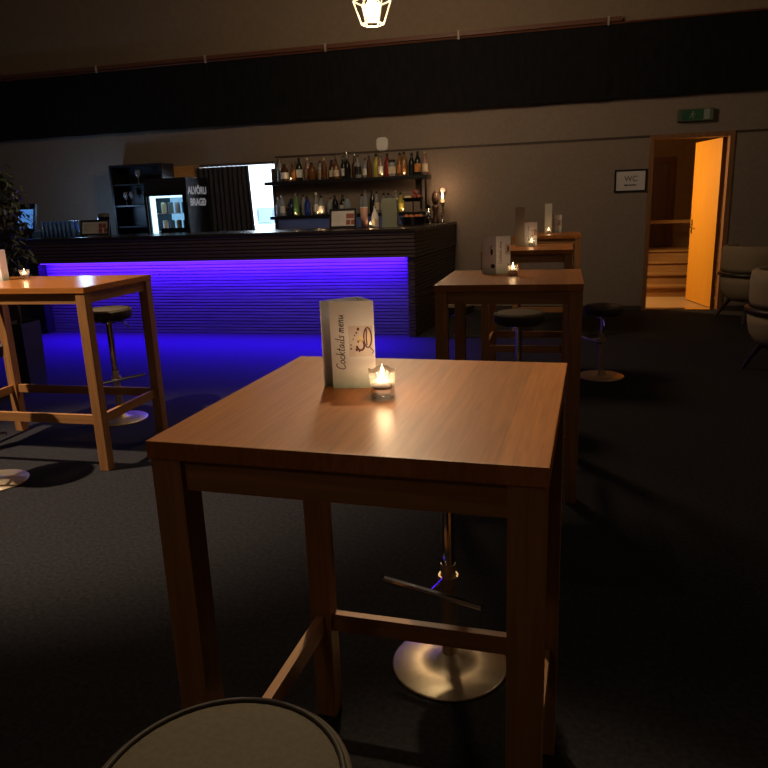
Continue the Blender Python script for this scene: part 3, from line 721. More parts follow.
# cans and bottles on the fridge shelves
can_cols = [(0.75, 0.78, 0.80, 1), (0.10, 0.20, 0.35, 1), (0.65, 0.70, 0.5, 1), (0.2, 0.3, 0.4, 1)]
cmat = [base_mat('can_' + k, c, 0.35) for k, c in zip(('white', 'navy', 'lime', 'slate'), can_cols)]
words = ['white', 'navy', 'pale lime', 'slate']
def make_can():
    t = thing('drink_can', 'x', 'can', group='cans on the fridge shelves')
    bb = new(); lathe(bb, [(0, 0), (0.028, 0), (0.033, 0.008), (0.033, 0.105), (0.027, 0.118), (0, 0.118)], 14); link('can_body', bb, cmat[0], t, smooth=False)
    return t
k = 0
for z, wh in ((1.23, 'lower'), (1.47, 'upper')):
    for i in range(4):
        t = thing('drink_can', f'{words[(i + k) % 4]} drink can on the {wh} fridge shelf', 'can', (-4.955 - 0.44 + i * 0.105, 9.05, z), group='cans on the fridge shelves')
        bb = new(); lathe(bb, [(0, 0), (0.030, 0), (0.036, 0.008), (0.036, 0.13), (0.028, 0.145), (0, 0.145)], 14); link('can_body', bb, cmat[(i + k) % 4], t)
    k += 2

# store room worktop and appliance seen through the gap
b = new(); box(b, -5.35, -4.2, 11.2, 11.8, 0, 1.22); tag(link('store_worktop', b, M['white_wall']), 'white worktop in the bright store room past the curtain', 'worktop')
b = new(); box(b, -5.02, -4.62, 11.3, 11.65, 1.221, 1.50); ap = thing('store_appliance', 'pale grey blue appliance on the store room worktop', 'appliance'); link('housing', b, M['grey_box'], ap, bevel=0.01)
b = new(); box(b, -4.97, -4.75, 11.29, 11.299, 1.26, 1.46); link('appliance_door', b, M['screen'], ap)

# ------------------------------------------------------------------ bottle shelves
def make_shelf(x0, x1, z, lab):
    s = thing('bottle_shelf', lab, 'shelf', ((x0 + x1) / 2, YW, z), group='dark bottle shelves')
    h = (x1 - x0) / 2
    b = new(); box(b, -h, h, -0.27, -0.002, -0.045, 0); link('board', b, M['black'], s)
    return s
s1 = make_shelf(-4.09, -1.77, 1.838, 'upper dark shelf of bottles on the wall behind the bar')
s2 = make_shelf(-4.04, -1.77, 1.368, 'lower dark shelf of bottles on the wall behind the bar')
for dx, yy in ((1.13, -0.25), (1.02, -0.03)):
    b = new(); box(b, dx - 0.014, dx + 0.014, yy - 0.014, yy + 0.014, -0.436, -0.046); link('post', b, M['black'], s1)

# bottles: profile types (r, body height, neck r, total height)
CLEAR = ('clear', (0.86, 0.90, 0.92, 1), 0.75)
SM = bottle_mat
TYPES = {'tall': (0.042, 0.20, 0.015, 0.305), 'wine': (0.042, 0.19, 0.016, 0.295), 'squat': (0.056, 0.16, 0.018, 0.235), 'slim': (0.035, 0.19, 0.014, 0.285), 'mid': (0.043, 0.165, 0.016, 0.26), 'jar': (0.05, 0.17, 0.043, 0.215)}
def build_bottle(t, kind, glass, capm, labm, pourer=False):
    r, hb, rn, H = TYPES[kind]
    if kind == 'wine': prof = [(0, 0), (r * .9, 0), (r, .008), (r, hb * .86), (r * .85, hb), (rn * 1.1, hb + .045), (rn, hb + .06), (rn, H - .02), (0, H - .02)]
    elif kind == 'jar': prof = [(0, 0), (r * .95, 0), (r, .008), (r, hb), (rn, hb + .015), (rn, H - .03), (0, H - .03)]
    else: prof = [(0, 0), (r * .92, 0), (r, .008), (r, hb * .94), (r * .80, hb + .01), (rn * 1.3, hb + .04), (rn, hb + .05), (rn, H - .03), (0, H - .03)]
    b = new(); lathe(b, prof, 16); link('bottle_glass', b, glass, t, smooth=True)
    b = new(); cr = rn * 1.18
    lathe(b, [(0, H - .031), (cr, H - .031), (cr, H), (0, H)], 12)
    if pourer: tube(b, [(0, 0, H), (0, 0, H + .03), (.012, 0, H + .06)], .006, 6)
    link('cap', b, capm, t)
    if labm:
        b = new(); lathe(b, [(r + .0008, hb * .22), (r + .0008, hb * .74)], 16); link('label', b, labm, t, smooth=True)
cap_black = base_mat('cap_black', (0.015, 0.014, 0.014, 1), 0.35)
cap_silver = base_mat('cap_silver', (0.6, 0.58, 0.55, 1), 0.25, metal=1.0)
cap_red = base_mat('cap_red', (0.35, 0.03, 0.02, 1), 0.4)
cap_gold = base_mat('cap_gold', (0.7, 0.5, 0.2, 1), 0.3, metal=1.0)
LB = {k: base_mat('bottle_label_' + k, c, 0.5) for k, c in dict(white=(0.72, 0.70, 0.66, 1), cream=(0.66, 0.55, 0.40, 1), orange=(0.62, 0.24, 0.06, 1), black=(0.02, 0.02, 0.02, 1), yellow=(0.7, 0.6, 0.12, 1), tan=(0.42, 0.26, 0.14, 1)).items()}
GLS = {'clear': ((0.80, 0.84, 0.88, 1), 0.7), 'amber': ((0.26, 0.10, 0.03, 1), 0.45), 'brown': ((0.12, 0.05, 0.025, 1), 0.3), 'black': ((0.012, 0.012, 0.014, 1), 0.0),
       'yellow': ((0.72, 0.62, 0.10, 1), 0.35), 'red': ((0.34, 0.035, 0.03, 1), 0.45), 'green': ((0.20, 0.45, 0.16, 1), 0.5), 'blue': ((0.02, 0.06, 0.42, 1), 0.4), 'pink': ((0.55, 0.32, 0.28, 1), 0.45),
       'orange': ((0.52, 0.24, 0.08, 1), 0.55), 'navy': ((0.02, 0.025, 0.06, 1), 0.1), 'dark': ((0.018, 0.022, 0.016, 1), 0.1), 'pale': ((0.55, 0.65, 0.75, 1), 0.55)}
UP = [(-3.925, 'tall', 'clear', 'silver', None, 'clear tall bottle, first on the left end'), (-3.82, 'squat', 'brown', 'black', 'white', 'dark squat bottle with a white label near the left end'),
      (-3.708, 'mid', 'orange', 'silver', 'orange', 'orange bottle third from the left end'), (-3.597, 'tall', 'dark', 'black', 'white', 'dark tall bottle with white label, fourth from the left'),
      (-3.508, 'tall', 'pink', 'cream', 'tan', 'pinkish tall bottle left of the wide amber one'), (-3.413, 'squat', 'amber', 'black', None, 'wide squat amber bottle without label'),
      (-3.318, 'mid', 'clear', 'black', 'tan', 'clear bottle with tan label right of the wide amber one'), (-3.23, 'slim', 'amber', 'gold', None, 'slim amber bottle with gold cap'),
      (-3.150, 'mid', 'brown', 'black', 'cream', 'brown bottle with cream label and black cap'), (-3.063, 'mid', 'amber', 'black', 'cream', 'amber bottle with cream label left of the pourer bottles'),
      (-2.977, 'wine', 'black', 'silver', 'white', 'black bottle with white label and steel pourer'), (-2.898, 'wine', 'black', 'silver', None, 'plain black bottle with pourer, middle of the three pourer bottles'),
      (-2.818, 'wine', 'brown', 'silver', None, 'dark brown bottle with pourer, rightmost of the three pourer bottles'), (-2.745, 'tall', 'clear', 'black', 'black', 'clear tall bottle with black label and black cap'),
      (-2.668, 'mid', 'clear', 'silver', 'white', 'clear short bottle with white label in mid shelf'), (-2.59, 'slim', 'brown', 'black', None, 'slim brown bottle left of the yellow one'),
      (-2.512, 'tall', 'yellow', 'black', None, 'bright yellow tall bottle with dark cap'), (-2.431, 'slim', 'pink', 'silver', 'white', 'slim pink bottle right of the yellow one'),
      (-2.358, 'tall', 'red', 'black', None, 'tall red bottle with dark cap'), (-2.272, 'jar', 'clear', 'black', 'cream', 'wide clear jar with black lid and cream label'),
      (-2.183, 'tall', 'orange', 'black', 'orange', 'orange bottle with orange label and round dark cap'), (-2.104, 'tall', 'orange', 'black', None, 'plain glowing orange bottle with dark cap'),
      (-2.02, 'wine', 'dark', 'black', None, 'dark green wine shaped bottle near the right end'), (-1.920, 'tall', 'dark', 'black', 'orange', 'dark bottle with orange label, second from the right end'),
      (-1.838, 'tall', 'pink', 'gold', 'cream', 'amber pink bottle with cream label at the right end')]
LOW = [(-3.975, 'mid', 'clear', 'silver', None, 'clear bottle at the left end'), (-3.885, 'slim', 'pale', 'silver', 'white', 'pale bottle second from the left end'),
       (-3.782, 'squat', 'navy', 'black', None, 'dark navy squat bottle'), (-3.677, 'tall', 'green', 'silver', None, 'bright green bottle'),
       (-3.598, 'slim', 'pale', 'black', None, 'pale blue slim bottle beside the green one'), (-3.508, 'mid', 'blue', 'black', None, 'cobalt blue bottle with black cap'),
       (-3.408, 'tall', 'clear', 'white', 'white', 'clear tall bottle with white label right of the blue one'), (-3.304, 'mid', 'clear', 'black', 'white', 'clear bottle with black cap and white label'),
       (-3.196, 'squat', 'clear', 'silver', None, 'clear squat bottle in mid shelf'), (-3.098, 'mid', 'black', 'black', None, 'plain black bottle behind the framed bar menu'),
       (-3.015, 'mid', 'dark', 'black', 'white', 'dark bottle with white label behind the framed bar menu'), (-2.924, 'squat', 'pale', 'silver', None, 'pale squat bottle behind the right edge of the framed menu'),
       (-2.736, 'mid', 'pale', 'black', None, 'pale blue bottle with black cap behind the peach tumbler'), (-2.665, 'tall', 'clear', 'silver', None, 'clear tall bottle with steel cap'),
       (-2.585, 'wine', 'dark', 'black', None, 'dark tall wine shaped bottle above the white bottle'), (-2.500, 'slim', 'clear', 'black', 'cream', 'clear slim bottle with cream label'),
       (-2.425, 'mid', 'clear', 'black', 'white', 'clear bottle with white label left of the clear tall holder'), (-2.338, 'mid', 'pale', 'black', None, 'pale bottle behind the clear tall holder'),
       (-2.253, 'slim', 'clear', 'silver', None, 'slim clear bottle right of the clear tall holder'), (-2.165, 'mid', 'yellow', 'black', 'yellow', 'yellow labelled bottle at the right end by the fruit stand')]
capd = dict(black=cap_black, silver=cap_silver, red=cap_red, gold=cap_gold, cream=LB['cream'], white=LB['white'])
for lst, z, wh in ((UP, 1.838, 'upper'), (LOW, 1.368, 'lower')):
    for x, kind, g, c, lb, lab in lst:
        t = thing('liquor_bottle', f'{lab} on the {wh} bottle shelf', 'bottle', (x, YW - (0.075, 0.165)[lst.index((x, kind, g, c, lb, lab)) % 2], z + 0.0005), random.uniform(0, 6), f'bottles on the {wh} bar shelf')
        col, tr = GLS[g]
        build_bottle(t, kind, SM(g, col, tr), capd[c], LB[lb] if lb else None, 'pourer' in lab)
# tealights glowing between the shelf bottles
ts, tsu = make_tealight(0.026, 0.04, 'shelf_tealight', 0), []
for x, z, lab in ((-2.395, 1.838, 'small tealight by the red bottle on the upper bottle shelf'), (-2.09, 1.838, 'small tealight before the orange bottle on the upper bottle shelf'), (-3.70, 1.838, 'small tealight before the orange bottle at left on the upper bottle shelf'),
                  (-3.665, 1.368, 'small tealight before the green bottle on the lower bottle shelf'), (-3.335, 1.368, 'small tealight left of the white labelled clear bottle on the lower shelf'), (-3.275, 1.368, 'small tealight right of the white labelled clear bottle on the lower shelf'), (-2.12, 1.368, 'small tealight at the right end of the lower bottle shelf')):
    place(ts, tsu, (x, YW - 0.242, z + 0.0005), 0, lab, 'small tealights on the bottle shelves')
    light('tealight_light', 'POINT', (x, YW - 0.242, z + 0.055), 0.07, (1.0, 0.62, 0.3), 0.01)

# ------------------------------------------------------------------ things on the bar counter
def counter_frame(loc, rotz, w, h, lab):
    t = thing('framed_menu', lab, 'picture frame', loc, rotz, 'framed menus on the bar counter')
    tilt = Matrix.Rotation(R(-14), 3, 'X')
    def tl_(bm): bmesh.ops.rotate(bm, verts=bm.verts, cent=(0, 0, 0), matrix=tilt); return bm
    f = 0.024
    b = new(); box(b, -w, w, -.012, .006, 0, f); box(b, -w, w, -.012, .006, h - f, h); box(b, -w, -w + f, -.012, .006, f, h - f); box(b, w - f, w, -.012, .006, f, h - f); link('frame', tl_(b), M['frame_dark'], t)
    b = new(); box(b, -w + f, w - f, -.004, .006, f, h - f); pp = link('paper', tl_(b), M['paper_white'], t)
    b = new()
    for i, (cu_, cv) in enumerate(((.06, .62), (.06, .30), (.115, .30), (.10, .62))): 
        u0 = cu_ * w / .15
        box(b, u0 - .028, u0 + .024, -.0055, -.004, cv * h - .030, cv * h + .030)
    link('photo', tl_(b), M['print_red'], pp)
    b = new()
    for i in range(6): box(b, -w + .05, -w + .05 + .10 * (0.7 + .3 * (i % 2)), -.0055, -.004, h * .3 + i * .018, h * .3 + i * .018 + .004)
    link('fine_print', tl_(b), M['card'], pp)
    b = new(); box(b, -.03, .03, .06, .064, 0, h * .7)
    bmesh.ops.rotate(b, verts=b.verts, cent=(0, .062, 0), matrix=Matrix.Rotation(R(4), 3, 'X')); link('stand', b, M['frame_dark'], t)
    return t
counter_frame((-2.60, 8.36, CT + 0.003), R(5), 0.165, 0.235, 'black framed bar menu with red photos in the middle of the counter')
counter_frame((-6.05, 8.36, CT + 0.003), R(2), 0.215, 0.205, 'black framed menu at the left end of the bar counter')

t = thing('peach_tumbler', 'peach coloured tapering tumbler beside the framed bar menu', 'cup', (-2.345, 8.42, CT))
b = new(); lathe(b, [(0, 0), (0.034, 0), (0.048, 0.24), (0.045, 0.24), (0.031, 0.012), (0, 0.012)], 20); link('cup_body', b, M['peach'], t, smooth=True)
b = new(); lathe(b, [(0.0485, 0.232), (0.051, 0.238), (0.0485, 0.244)], 20); link('rim', b, M['paper'], t, smooth=True)
t = thing('white_bottle', 'pale white bottle with narrow neck standing on the bar counter', 'bottle', (-2.225, 8.47, CT))
b = new(); lathe(b, [(0, 0), (0.042, 0), (0.046, 0.01), (0.045, 0.12), (0.034, 0.16), (0.016, 0.195), (0.014, 0.225), (0, 0.225)], 20); link('bottle_body', b, M['white'], t, smooth=True)
b = new(); lathe(b, [(0, 0.225), (0.016, 0.225), (0.016, 0.25), (0, 0.25)], 14); link('cap', b, M['card'], t)
b = new(); lathe(b, [(0.0464, 0.03), (0.0464, 0.10)], 20); link('label', b, LB['cream'], t, smooth=True)
t = thing('straw_holder', 'tall greenish translucent square holder beside the fruit stand', 'holder', (-2.03, 8.45, CT))
mgh = base_mat('greenish_plastic', (0.42, 0.45, 0.34, 1), 0.25, trans=0.45)
b = new(); box(b, -.092, .092, -.05, -.046, 0, .335); box(b, -.092, .092, .046, .05, 0, .335); box(b, -.092, -.088, -.046, .046, 0, .335); box(b, .088, .092, -.046, .046, 0, .335); box(b, -.088, .088, -.046, .046, 0, .006); link('holder_body', b, mgh, t)
b = new(); tube(b, [(-.03, 0, .34), (-.01, 0, .365), (.02, 0, .365), (.04, 0, .34)], .006, 6); link('handle', b, M['chrome'], t)

# two-tier fruit stand
FX, FY = -1.865, 9.02
fs = thing('fruit_stand', 'dark two tier fruit stand on the right end of the bar', 'fruit stand', (FX, FY, CT))
b = new(); lathe(b, [(0, 0), (0.135, 0), (0.175, 0.10), (0.168, 0.10), (0.128, 0.012), (0, 0.012)], 28); link('lower_basket', b, M['black'], fs, smooth=False)
b = new(); tube(b, [(0, 0, 0.012), (0, 0, 0.30)], .008, 8); link('post', b, M['black'], fs)
b = new(); lathe(b, [(0, .285), (0.10, .285), (0.14, .33), (0.134, .33), (0.096, .295), (0, .295)], 28); link('upper_bowl', b, M['black'], fs)
def fruit(name, cat, dx, dy, z, r, m, lab, sz=1.0):
    t = thing(name, lab, cat, (FX + dx * .88, FY + dy * .88, CT + z + .012), group='fruit on the two tier stand')
    b = new(); ball(b, (0, 0, 0), r, sz=sz); link('fruit_skin', b, m, t, smooth=True)
    b = new(); tube(b, [(0, 0, r * sz * .9), (.003, 0, r * sz + .012)], .002, 5); link('stem', b, M['bark'], t)
for i, (dx, dy, lab) in enumerate(((-.09, -.06, 'orange at the left in the lower basket'), (-.015, -.10, 'orange at the front in the lower basket'), (.065, -.085, 'orange at the right front in the lower basket'), (.11, -.01, 'orange at the far right in the lower basket'))):
    fruit('orange', 'orange', dx, dy, .082, .036, M['fruit_orange'], lab)
fruit('lemon', 'lemon', -.088, -.02, .322, .029, M['fruit_lemon'], 'pale lemon at the left in the upper bowl', .9)
fruit('lemon', 'lemon', -.045, -.065, .324, .027, M['fruit_lemon'], 'pale lemon at the front in the upper bowl', .9)
fruit('apple', 'apple', .035, -.055, .330, .034, M['fruit_red'], 'red apple at the front right in the upper bowl')
fruit('apple', 'apple', .085, .0, .330, .034, M['fruit_red'], 'red apple at the right rim of the upper bowl')
fruit('apple', 'apple', .035, -.01, .388, .033, M['fruit_red'], 'red apple on top of the pile in the upper bowl')
# condiment shakers, carved mill, candlestick
t = thing('cocktail_shaker', 'chrome shaker right of the fruit stand on the bar end', 'shaker', (-1.755, 9.50, CT))
b = new(); lathe(b, [(0, 0), (0.036, 0), (0.043, 0.13), (0.036, 0.165), (0.022, 0.185), (0.022, 0.20), (0, 0.20)], 20); link('shaker_body', b, M['chrome'], t, smooth=True)
b = new(); lathe(b, [(0, 0.20), (0.024, 0.20), (0.022, 0.235), (0.012, 0.255), (0, 0.258)], 20); link('cap', b, M['black'], t, smooth=True)
t = thing('pepper_mill', 'dark turned wooden mill between shaker and candlestick', 'mill', (-1.685, 9.62, CT))
b = new(); lathe(b, [(0, 0), (0.05, 0), (0.052, 0.02), (0.036, 0.06), (0.032, 0.13), (0.046, 0.18), (0.048, 0.215), (0.03, 0.235), (0, 0.235)], 20); link('mill_body', b, M['mill'], t, smooth=True)
b = new(); lathe(b, [(0, 0.236), (0.03, 0.238), (0.048, 0.285), (0.05, 0.33), (0.036, 0.385), (0.012, 0.405), (0, 0.42)], 20); link('mill_head', b, M['mill'], t, smooth=True)
CX, CY = -1.575, 9.55
t = thing('candlestick', 'tall glass candlestick with burning candle near the wall', 'candlestick', (CX, CY, CT))
b = new(); lathe(b, [(0, 0), (0.048, 0), (0.05, 0.008), (0.02, 0.025), (0.014, 0.05), (0.026, 0.08), (0.014, 0.11), (0.022, 0.15), (0.014, 0.18), (0.022, 0.22), (0.034, 0.255), (0.030, 0.262), (0, 0.25)], 20); link('stick', b, M['chrome'], t, smooth=True)
b = new(); lathe(b, [(0, 0.252), (0.024, 0.252), (0.024, 0.30), (0, 0.30)], 16); link('candle', b, M['wax'], t)
b = new(); lathe(b, [(0, 0.302), (0.011, 0.318), (0.014, 0.335), (0.007, 0.37), (0, 0.40)], 12); link('flame', b, M['flame'], t, smooth=True)
light('candlestick_light', 'POINT', (CX, CY - 0.01, CT + 0.44), 2.6, (1.0, 0.60, 0.32), 0.02)
t = thing('glass_globe', 'small round glass lamp with pinkish glow above the candlestick flame', 'lamp', (-1.60, 9.72, CT))
b = new(); tube(b, [(0, 0, 0.0), (0, 0, 0.38)], .006, 8); lathe(b, [(0, 0), (0.035, 0), (0.03, 0.01), (0, 0.012)], 16); link('stand', b, M['chrome'], t)
b = new(); ball(b, (0, 0, 0.415), 0.036); link('globe', b, base_mat('rose_globe', (0.7, 0.4, 0.3, 1), 0.3, emis=(1.0, 0.45, 0.28), estr=0.55), t, smooth=True)

# drinking glasses lined up at the left
def make_glass():
    t = thing('tall_glass', 'x', 'glass', group='upturned drinking glasses in rows on the bar')
    b = new(); lathe(b, [(0.030, 0), (0.032, 0), (0.028, 0.205), (0, 0.207), (0, 0.197), (0.025, 0.195), (0.030, 0)], 16); link('glass_body', b, base_mat('blue_lit_glass', (0.16, 0.36, 0.90, 1), 0.1, trans=0.3), t, smooth=True)  # blue of the light on the glasses put into their colour
    return t
gp, gu = make_glass(), []
ordn = ['first', 'second', 'third', 'fourth', 'fifth', 'sixth', 'seventh', 'eighth']
for row, (yy, z0) in enumerate(((8.30, 'front'), (8.39, 'back'))):
    for i in range(8):
        place(gp, gu, (-6.80 + i * 0.0665 + row * 0.01, yy, CT + 0.0005), 0, f'upturned bluish drinking glass, {ordn[i]} from the left in the {z0} row')
t = thing('napkin_box', 'small pale napkin box between the glasses and the left tealight', 'box', (-6.39, 8.48, CT))
b = new(); box(b, -.06, .06, -.05, .05, 0, .105); link('box_body', b, M['card'], t, bevel=.004)
b = new(); box(b, -.05, .05, -.035, .035, .105, .118); link('napkins', b, M['paper'], t)
t = thing('order_terminal', 'blue lit tilted screen with dark case behind the plant on the bar', 'screen', (-7.03, 8.33, CT), R(-4))
b = new(); box(b, -.11, .11, -.10, .10, 0, .09); link('base', b, M['black'], t, bevel=.008)
b = new(); box(b, -.15, .15, -.02, .02, 0, .36); bmesh.ops.rotate(b, verts=b.verts, cent=(0, 0, 0), matrix=Matrix.Rotation(R(-14), 3, 'X')); bmesh.ops.translate(b, verts=b.verts, vec=(0, -.06, .09)); link('housing', b, M['black'], t)
b = new(); box(b, -.125, .125, -.024, -.0205, .03, .285); bmesh.ops.rotate(b, verts=b.verts, cent=(0, 0, 0), matrix=Matrix.Rotation(R(-14), 3, 'X')); bmesh.ops.translate(b, verts=b.verts, vec=(0, -.06, .09)); link('display', b, M['screen'], t)
t = thing('clear_jar', 'clear glass jar showing above the left framed menu', 'jar', (-6.02, 8.55, CT))
b = new(); lathe(b, [(0, 0), (0.07, 0), (0.075, 0.01), (0.075, 0.24), (0.07, 0.24), (0.07, 0.012), (0, 0.012)], 20); link('jar_body', b, M['glass'], t, smooth=True)
b = new(); lathe(b, [(0, 0.241), (0.078, 0.241), (0.078, 0.275), (0.02, 0.285), (0, 0.285)], 20); link('lid', b, M['seat'], t)
# glasses inside the dark cabinet
gp2, gu2 = None, []
def make_wine():
    t = thing('wine_glass', 'x', 'glass', group='wine glasses in the tall black cabinet')
    b = new(); lathe(b, [(0, 0), (0.034, 0), (0.004, 0.006), (0.004, 0.085), (0.02, 0.095), (0.038, 0.13), (0.034, 0.19), (0.032, 0.19), (0.036, 0.13), (0.018, 0.098), (0, 0.092)], 16); link('glass_body', b, base_mat('cabinet_glass', (0.75, 0.78, 0.85, 1), 0.06, trans=0.75), t, smooth=True)
    return t
gp2 = make_wine()
for i, (x, z, lab) in enumerate(((-6.32, 1.60, 'left'), (-6.22, 1.60, 'second from left'), (-5.98, 1.60, 'third from left'), (-5.87, 1.60, 'right'))):
    place(gp2, gu2, (x, 9.58, z + 0.002), 0, f'wine glass in the tall black cabinet, {lab} on the middle shelf')
place(gp2, gu2, (-6.08, 9.58, 1.902), 0, 'wine glass alone on the top shelf of the black cabinet')

# ------------------------------------------------------------------ potted ficus at the left
pl = thing('potted_ficus', 'leafy green ficus tree in a dark square planter at the left edge', 'plant', (-4.63, 5.18, 0))
b = new()
a0, a1 = 0.105, 0.118
q0 = [b.verts.new((sx * a0, sy * a0, 0)) for sx, sy in ((-1, -1), (1, -1), (1, 1), (-1, 1))]; q1 = [b.verts.new((sx * a1, sy * a1, .60)) for sx, sy in ((-1, -1), (1, -1), (1, 1), (-1, 1))]
q2 = [b.verts.new((sx * (a1 - .015), sy * (a1 - .015), .60)) for sx, sy in ((-1, -1), (1, -1), (1, 1), (-1, 1))]; q3 = [b.verts.new((sx * (a1 - .02), sy * (a1 - .02), .55)) for sx, sy in ((-1, -1), (1, -1), (1, 1), (-1, 1))]
b.faces.new(q0[::-1])
for A_, B_ in ((q0, q1), (q1, q2), (q2, q3)):
    for i in range(4): b.faces.new((A_[i], A_[(i + 1) % 4], B_[(i + 1) % 4], B_[i]))
link('planter', b, M['pot'], pl)
b = new(); box(b, -.095, .095, -.095, .095, .51, .556); link('soil', b, M['soil'], pl)
b = new(); tube(b, [(0, 0, .54), (.01, .01, .85), (-.01, .0, 1.15), (0.02, -.01, 1.45), (.0, .0, 1.8)], [.02, .018, .015, .011, .006], 8)
tips = []
for k in range(16):
    z0 = .95 + .055 * k; an = k * 2.4; ln = .10 + .07 * random.random()
    p0 = Vector((0, 0, z0)); p1 = Vector((math.cos(an) * ln * .6, math.sin(an) * ln * .6, z0 + .09)); p2 = Vector((math.cos(an) * ln, math.sin(an) * ln, z0 + .10))
    tube(b, [p0, p1, p2], [.006, .004, .002], 5); tips += [p1.lerp(p2, f) for f in (.0, .35, .7, 1)] + [p0.lerp(p1, .6)]
link('trunk', b, M['bark'], pl, smooth=True)
b = new()
for p in tips:
    for k in range(13):
        c = p + Vector((random.gauss(0, .045), random.gauss(0, .045), random.gauss(-.02, .06)))
        d = Vector((random.gauss(0, 1), random.gauss(0, 1), random.gauss(-.7, .5))).normalized(); sd = d.cross(Vector((random.gauss(0, .3), random.gauss(0, .3), 1))).normalized()
        L_ = random.uniform(.055, .085); w_ = L_ * .24
        nn = d.cross(sd)
        vs = [c, c + d * L_ * .35 + sd * w_ - nn * .004, c + d * L_ * .75 + sd * w_ * .6, c + d * L_ + nn * .006, c + d * L_ * .75 - sd * w_ * .6, c + d * L_ * .35 - sd * w_ - nn * .004]
        b.faces.new([b.verts.new(v_) for v_ in vs])
link('foliage', b, M['leaf'], pl)

# ------------------------------------------------------------------ armchairs at the right
def make_armchair():
    t = thing('armchair', 'x', 'armchair', group='pale tub armchairs with dark wooden arms')
    # horseshoe plan, opening towards local +Y ; back at -Y
    def hs(r, k, n=28, ext=0.0):  # half angle span
        out = []
        for i in range(n + 1):
            a = R(-205) + (R(205 + 25)) * i / n
            out.append((r * math.cos(a), r * 1.0 * math.sin(a)))
        return out
    def shell(prof_out, prof_in, span, n=36):
        b = new(); a0, a1 = span; rings = []
        prof = prof_out + prof_in[::-1]
        for i in range(n + 1):
            a = a0 + (a1 - a0) * i / n
            rings.append([b.verts.new((r * math.cos(a), r * math.sin(a), z)) for r, z in prof])
        m_ = len(prof)
        for A_, B_ in zip(rings, rings[1:]):
            for k in range(m_): b.faces.new((A_[k], B_[k], B_[(k + 1) % m_], A_[(k + 1) % m_]))
        b.faces.new(rings[0][::-1]); b.faces.new(rings[-1])
        bmesh.ops.recalc_face_normals(b, faces=b.faces)
        return b
    link('lower_shell', shell([(.24, .235), (.30, .27), (.345, .35), (.365, .44), (.37, .52)], [(.22, .245), (.26, .29), (.29, .36), (.30, .44), (.305, .52)], (R(-215), R(35))), M['chair_fabric'], t, smooth=True)
    link('backrest', shell([(.35, .57), (.365, .62), (.37, .76), (.36, .85), (.335, .87)], [(.29, .57), (.285, .62), (.285, .76), (.29, .85), (.31, .87)], (R(-172), R(-8))), M['chair_fabric'], t, smooth=True)
    link('arm_band', shell([(.375, .522), (.395, .53), (.395, .56), (.38, .568)], [(.29, .522), (.28, .53), (.28, .56), (.295, .568)], (R(-222), R(42))), M['chair_wood'], t, smooth=True)
    b = new(); lathe(b, [(0, .235), (.25, .235), (.275, .27), (.285, .38), (.27, .42), (.20, .44), (0, .445)], 32); link('seat_cushion', b, M['chair_fabric'], t, smooth=True)
    for sx in (-1, 1):
        for sy in (-1, 1):
            b = new(); tube(b, [(sx * .17, sy * .17, .245), (sx * .23, sy * .23, .12), (sx * .275, sy * .275, 0.0)], [.026, .02, .013], 8); link('leg', b, M['chair_wood'], t)
    return t
ac, acu = make_armchair(), []
place(ac, acu, (2.17, 9.10, 0), R(-70), 'pale tub armchair with dark arm against the wall by the open door')
place(ac, acu, (1.845, 6.28, 0), R(-78), 'pale tub armchair nearer the camera, cut off by the right edge')

# ------------------------------------------------------------------ lights
P_ = (1.0, 0.72, 0.45)
light('pendant_light', 'POINT', (PEND[0], PEND[1], PEND[2] - 0.20), 22, P_, 0.2)
light('pendant_up', 'POINT', (PEND[0], PEND[1], PEND[2] + 0.45), 120, P_, 0.35)
# added fill points, unseen behind the camera and to the sides
light('hall_fill', 'POINT', (-1.3, -1.6, 3.2), 10, (1.0, 0.76, 0.52), 0.12)
light('hall_fill', 'POINT', (3.6, 3.2, 3.4), 24, (1.0, 0.76, 0.52), 0.12)
light('hall_fill', 'POINT', (-7.5, 3.8, 3.4), 9, (1.0, 0.80, 0.62), 0.12)
# ceiling spots over the tables
light('spot_left_table', 'SPOT', (-4.3, 2.5, 3.8), 900, (1.0, 0.80, 0.60), 0.04, target=(-2.9, 3.30, 0.3), spot=50, blend=0.7)
light('spot_near_table', 'SPOT', (-1.0, 3.3, 3.9), 240, (1.0, 0.80, 0.50), 0.05, target=(-0.30, 1.45, 1.1), spot=30, blend=0.6)
light('spot_second_table', 'SPOT', (-0.9, 5.4, 3.9), 26, (1.0, 0.74, 0.48), 0.05, target=(-0.27, 3.8, 1.1), spot=26, blend=0.7)
# bar
light('bar_led', 'AREA', (-4.11, 7.79, 0.884), 150, (0.068, 0.009, 1.0), 4.76, sy=0.03, rot=(R(24), 0, 0))
lf = light('bar_led_floor', 'AREA', (-4.11, 7.765, 0.884), 300, (0.020, 0.001, 1.0), 4.76, sy=0.03, rot=(R(-33), 0, 0)); lf.data.spread = R(92)
light('shelf_fill', 'AREA', (-3.0, 9.70, 1.30), 0.55, (0.30, 0.42, 1.0), 2.0, sy=0.02, target=(-3.0, 9.82, 1.10))  # added cool fills that tint the wall around the shelves blue
light('shelf_fill', 'AREA', (-3.0, 9.60, 1.80), 0.35, (0.5, 0.55, 1.0), 2.0, sy=0.02, target=(-3.0, 9.80, 1.40))
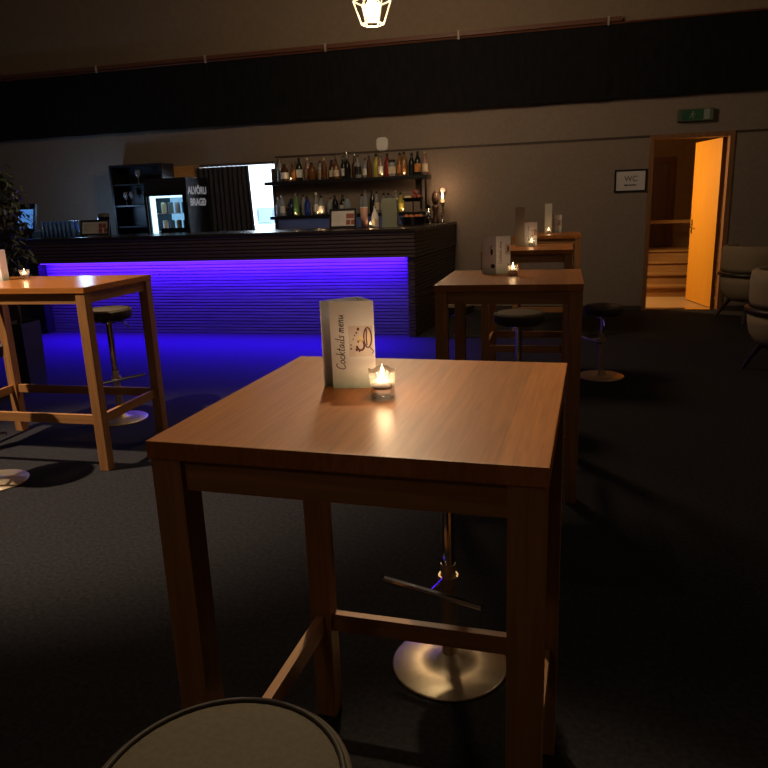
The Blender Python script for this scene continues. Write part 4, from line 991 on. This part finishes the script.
# fill added behind the drinking glasses, and the store room lamp
light('glass_fill', 'POINT', (-6.65, 8.85, 1.55), 11.0, (0.35, 0.6, 1.0), 0.1)
light('store_lamp', 'AREA', (-4.6, 11.2, 2.55), 260, (0.70, 0.84, 1.0), 1.2, sy=0.8)
# corridor
light('corridor_lamp', 'SPOT', (0.0, 10.55, 1.7), 165, (1.0, 0.66, 0.30), 0.1, target=(1.85, 10.5, 0.9), spot=100, blend=0.5)
light('corridor_glow', 'POINT', (0.9, 10.8, 2.4), 9, (1.0, 0.6, 0.25), 0.15)
# added area fill overhead for a faint general light
light('hall_area_fill', 'AREA', (-2.5, 1.0, 5.0), 7, (1.0, 0.82, 0.64), 5.0, sy=5.0)

w = bpy.data.worlds.new('World'); scene.world = w; w.use_nodes = True
w.node_tree.nodes['Background'].inputs['Color'].default_value = (0.02, 0.018, 0.016, 1)
w.node_tree.nodes['Background'].inputs['Strength'].default_value = 0.1

# ------------------------------------------------------------------ camera
cd = bpy.data.cameras.new('Camera'); cam = bpy.data.objects.new('Camera', cd); COL.objects.link(cam)
Rv = Vector((0.96980763, 0.24110777, -0.0366088)); Uv = Vector((-0.02558822, 0.24989082, 0.96793586)); Fv = Vector((-0.24252506, 0.93777482, -0.24851554))
mt = Matrix((( Rv.x, Uv.x, -Fv.x, 0.0), (Rv.y, Uv.y, -Fv.y, 0.0), (Rv.z, Uv.z, -Fv.z, 1.4972157), (0, 0, 0, 1)))
cam.matrix_world = mt
cd.sensor_width = 36.0; cd.sensor_fit = 'HORIZONTAL'; cd.lens = 705.33 / 768 * 36.0; cd.clip_start = 0.02; cd.clip_end = 100
scene.camera = cam
scene.view_settings.view_transform = 'Standard'; scene.view_settings.look = 'None'; scene.view_settings.exposure = 0; scene.view_settings.gamma = 1
scene.cycles.use_denoising = True
scene.cycles.max_bounces = 8; scene.cycles.transmission_bounces = 6
scene.cycles.caustics_refractive = False; scene.cycles.caustics_reflective = False
scene.cycles.sample_clamp_indirect = 4.0
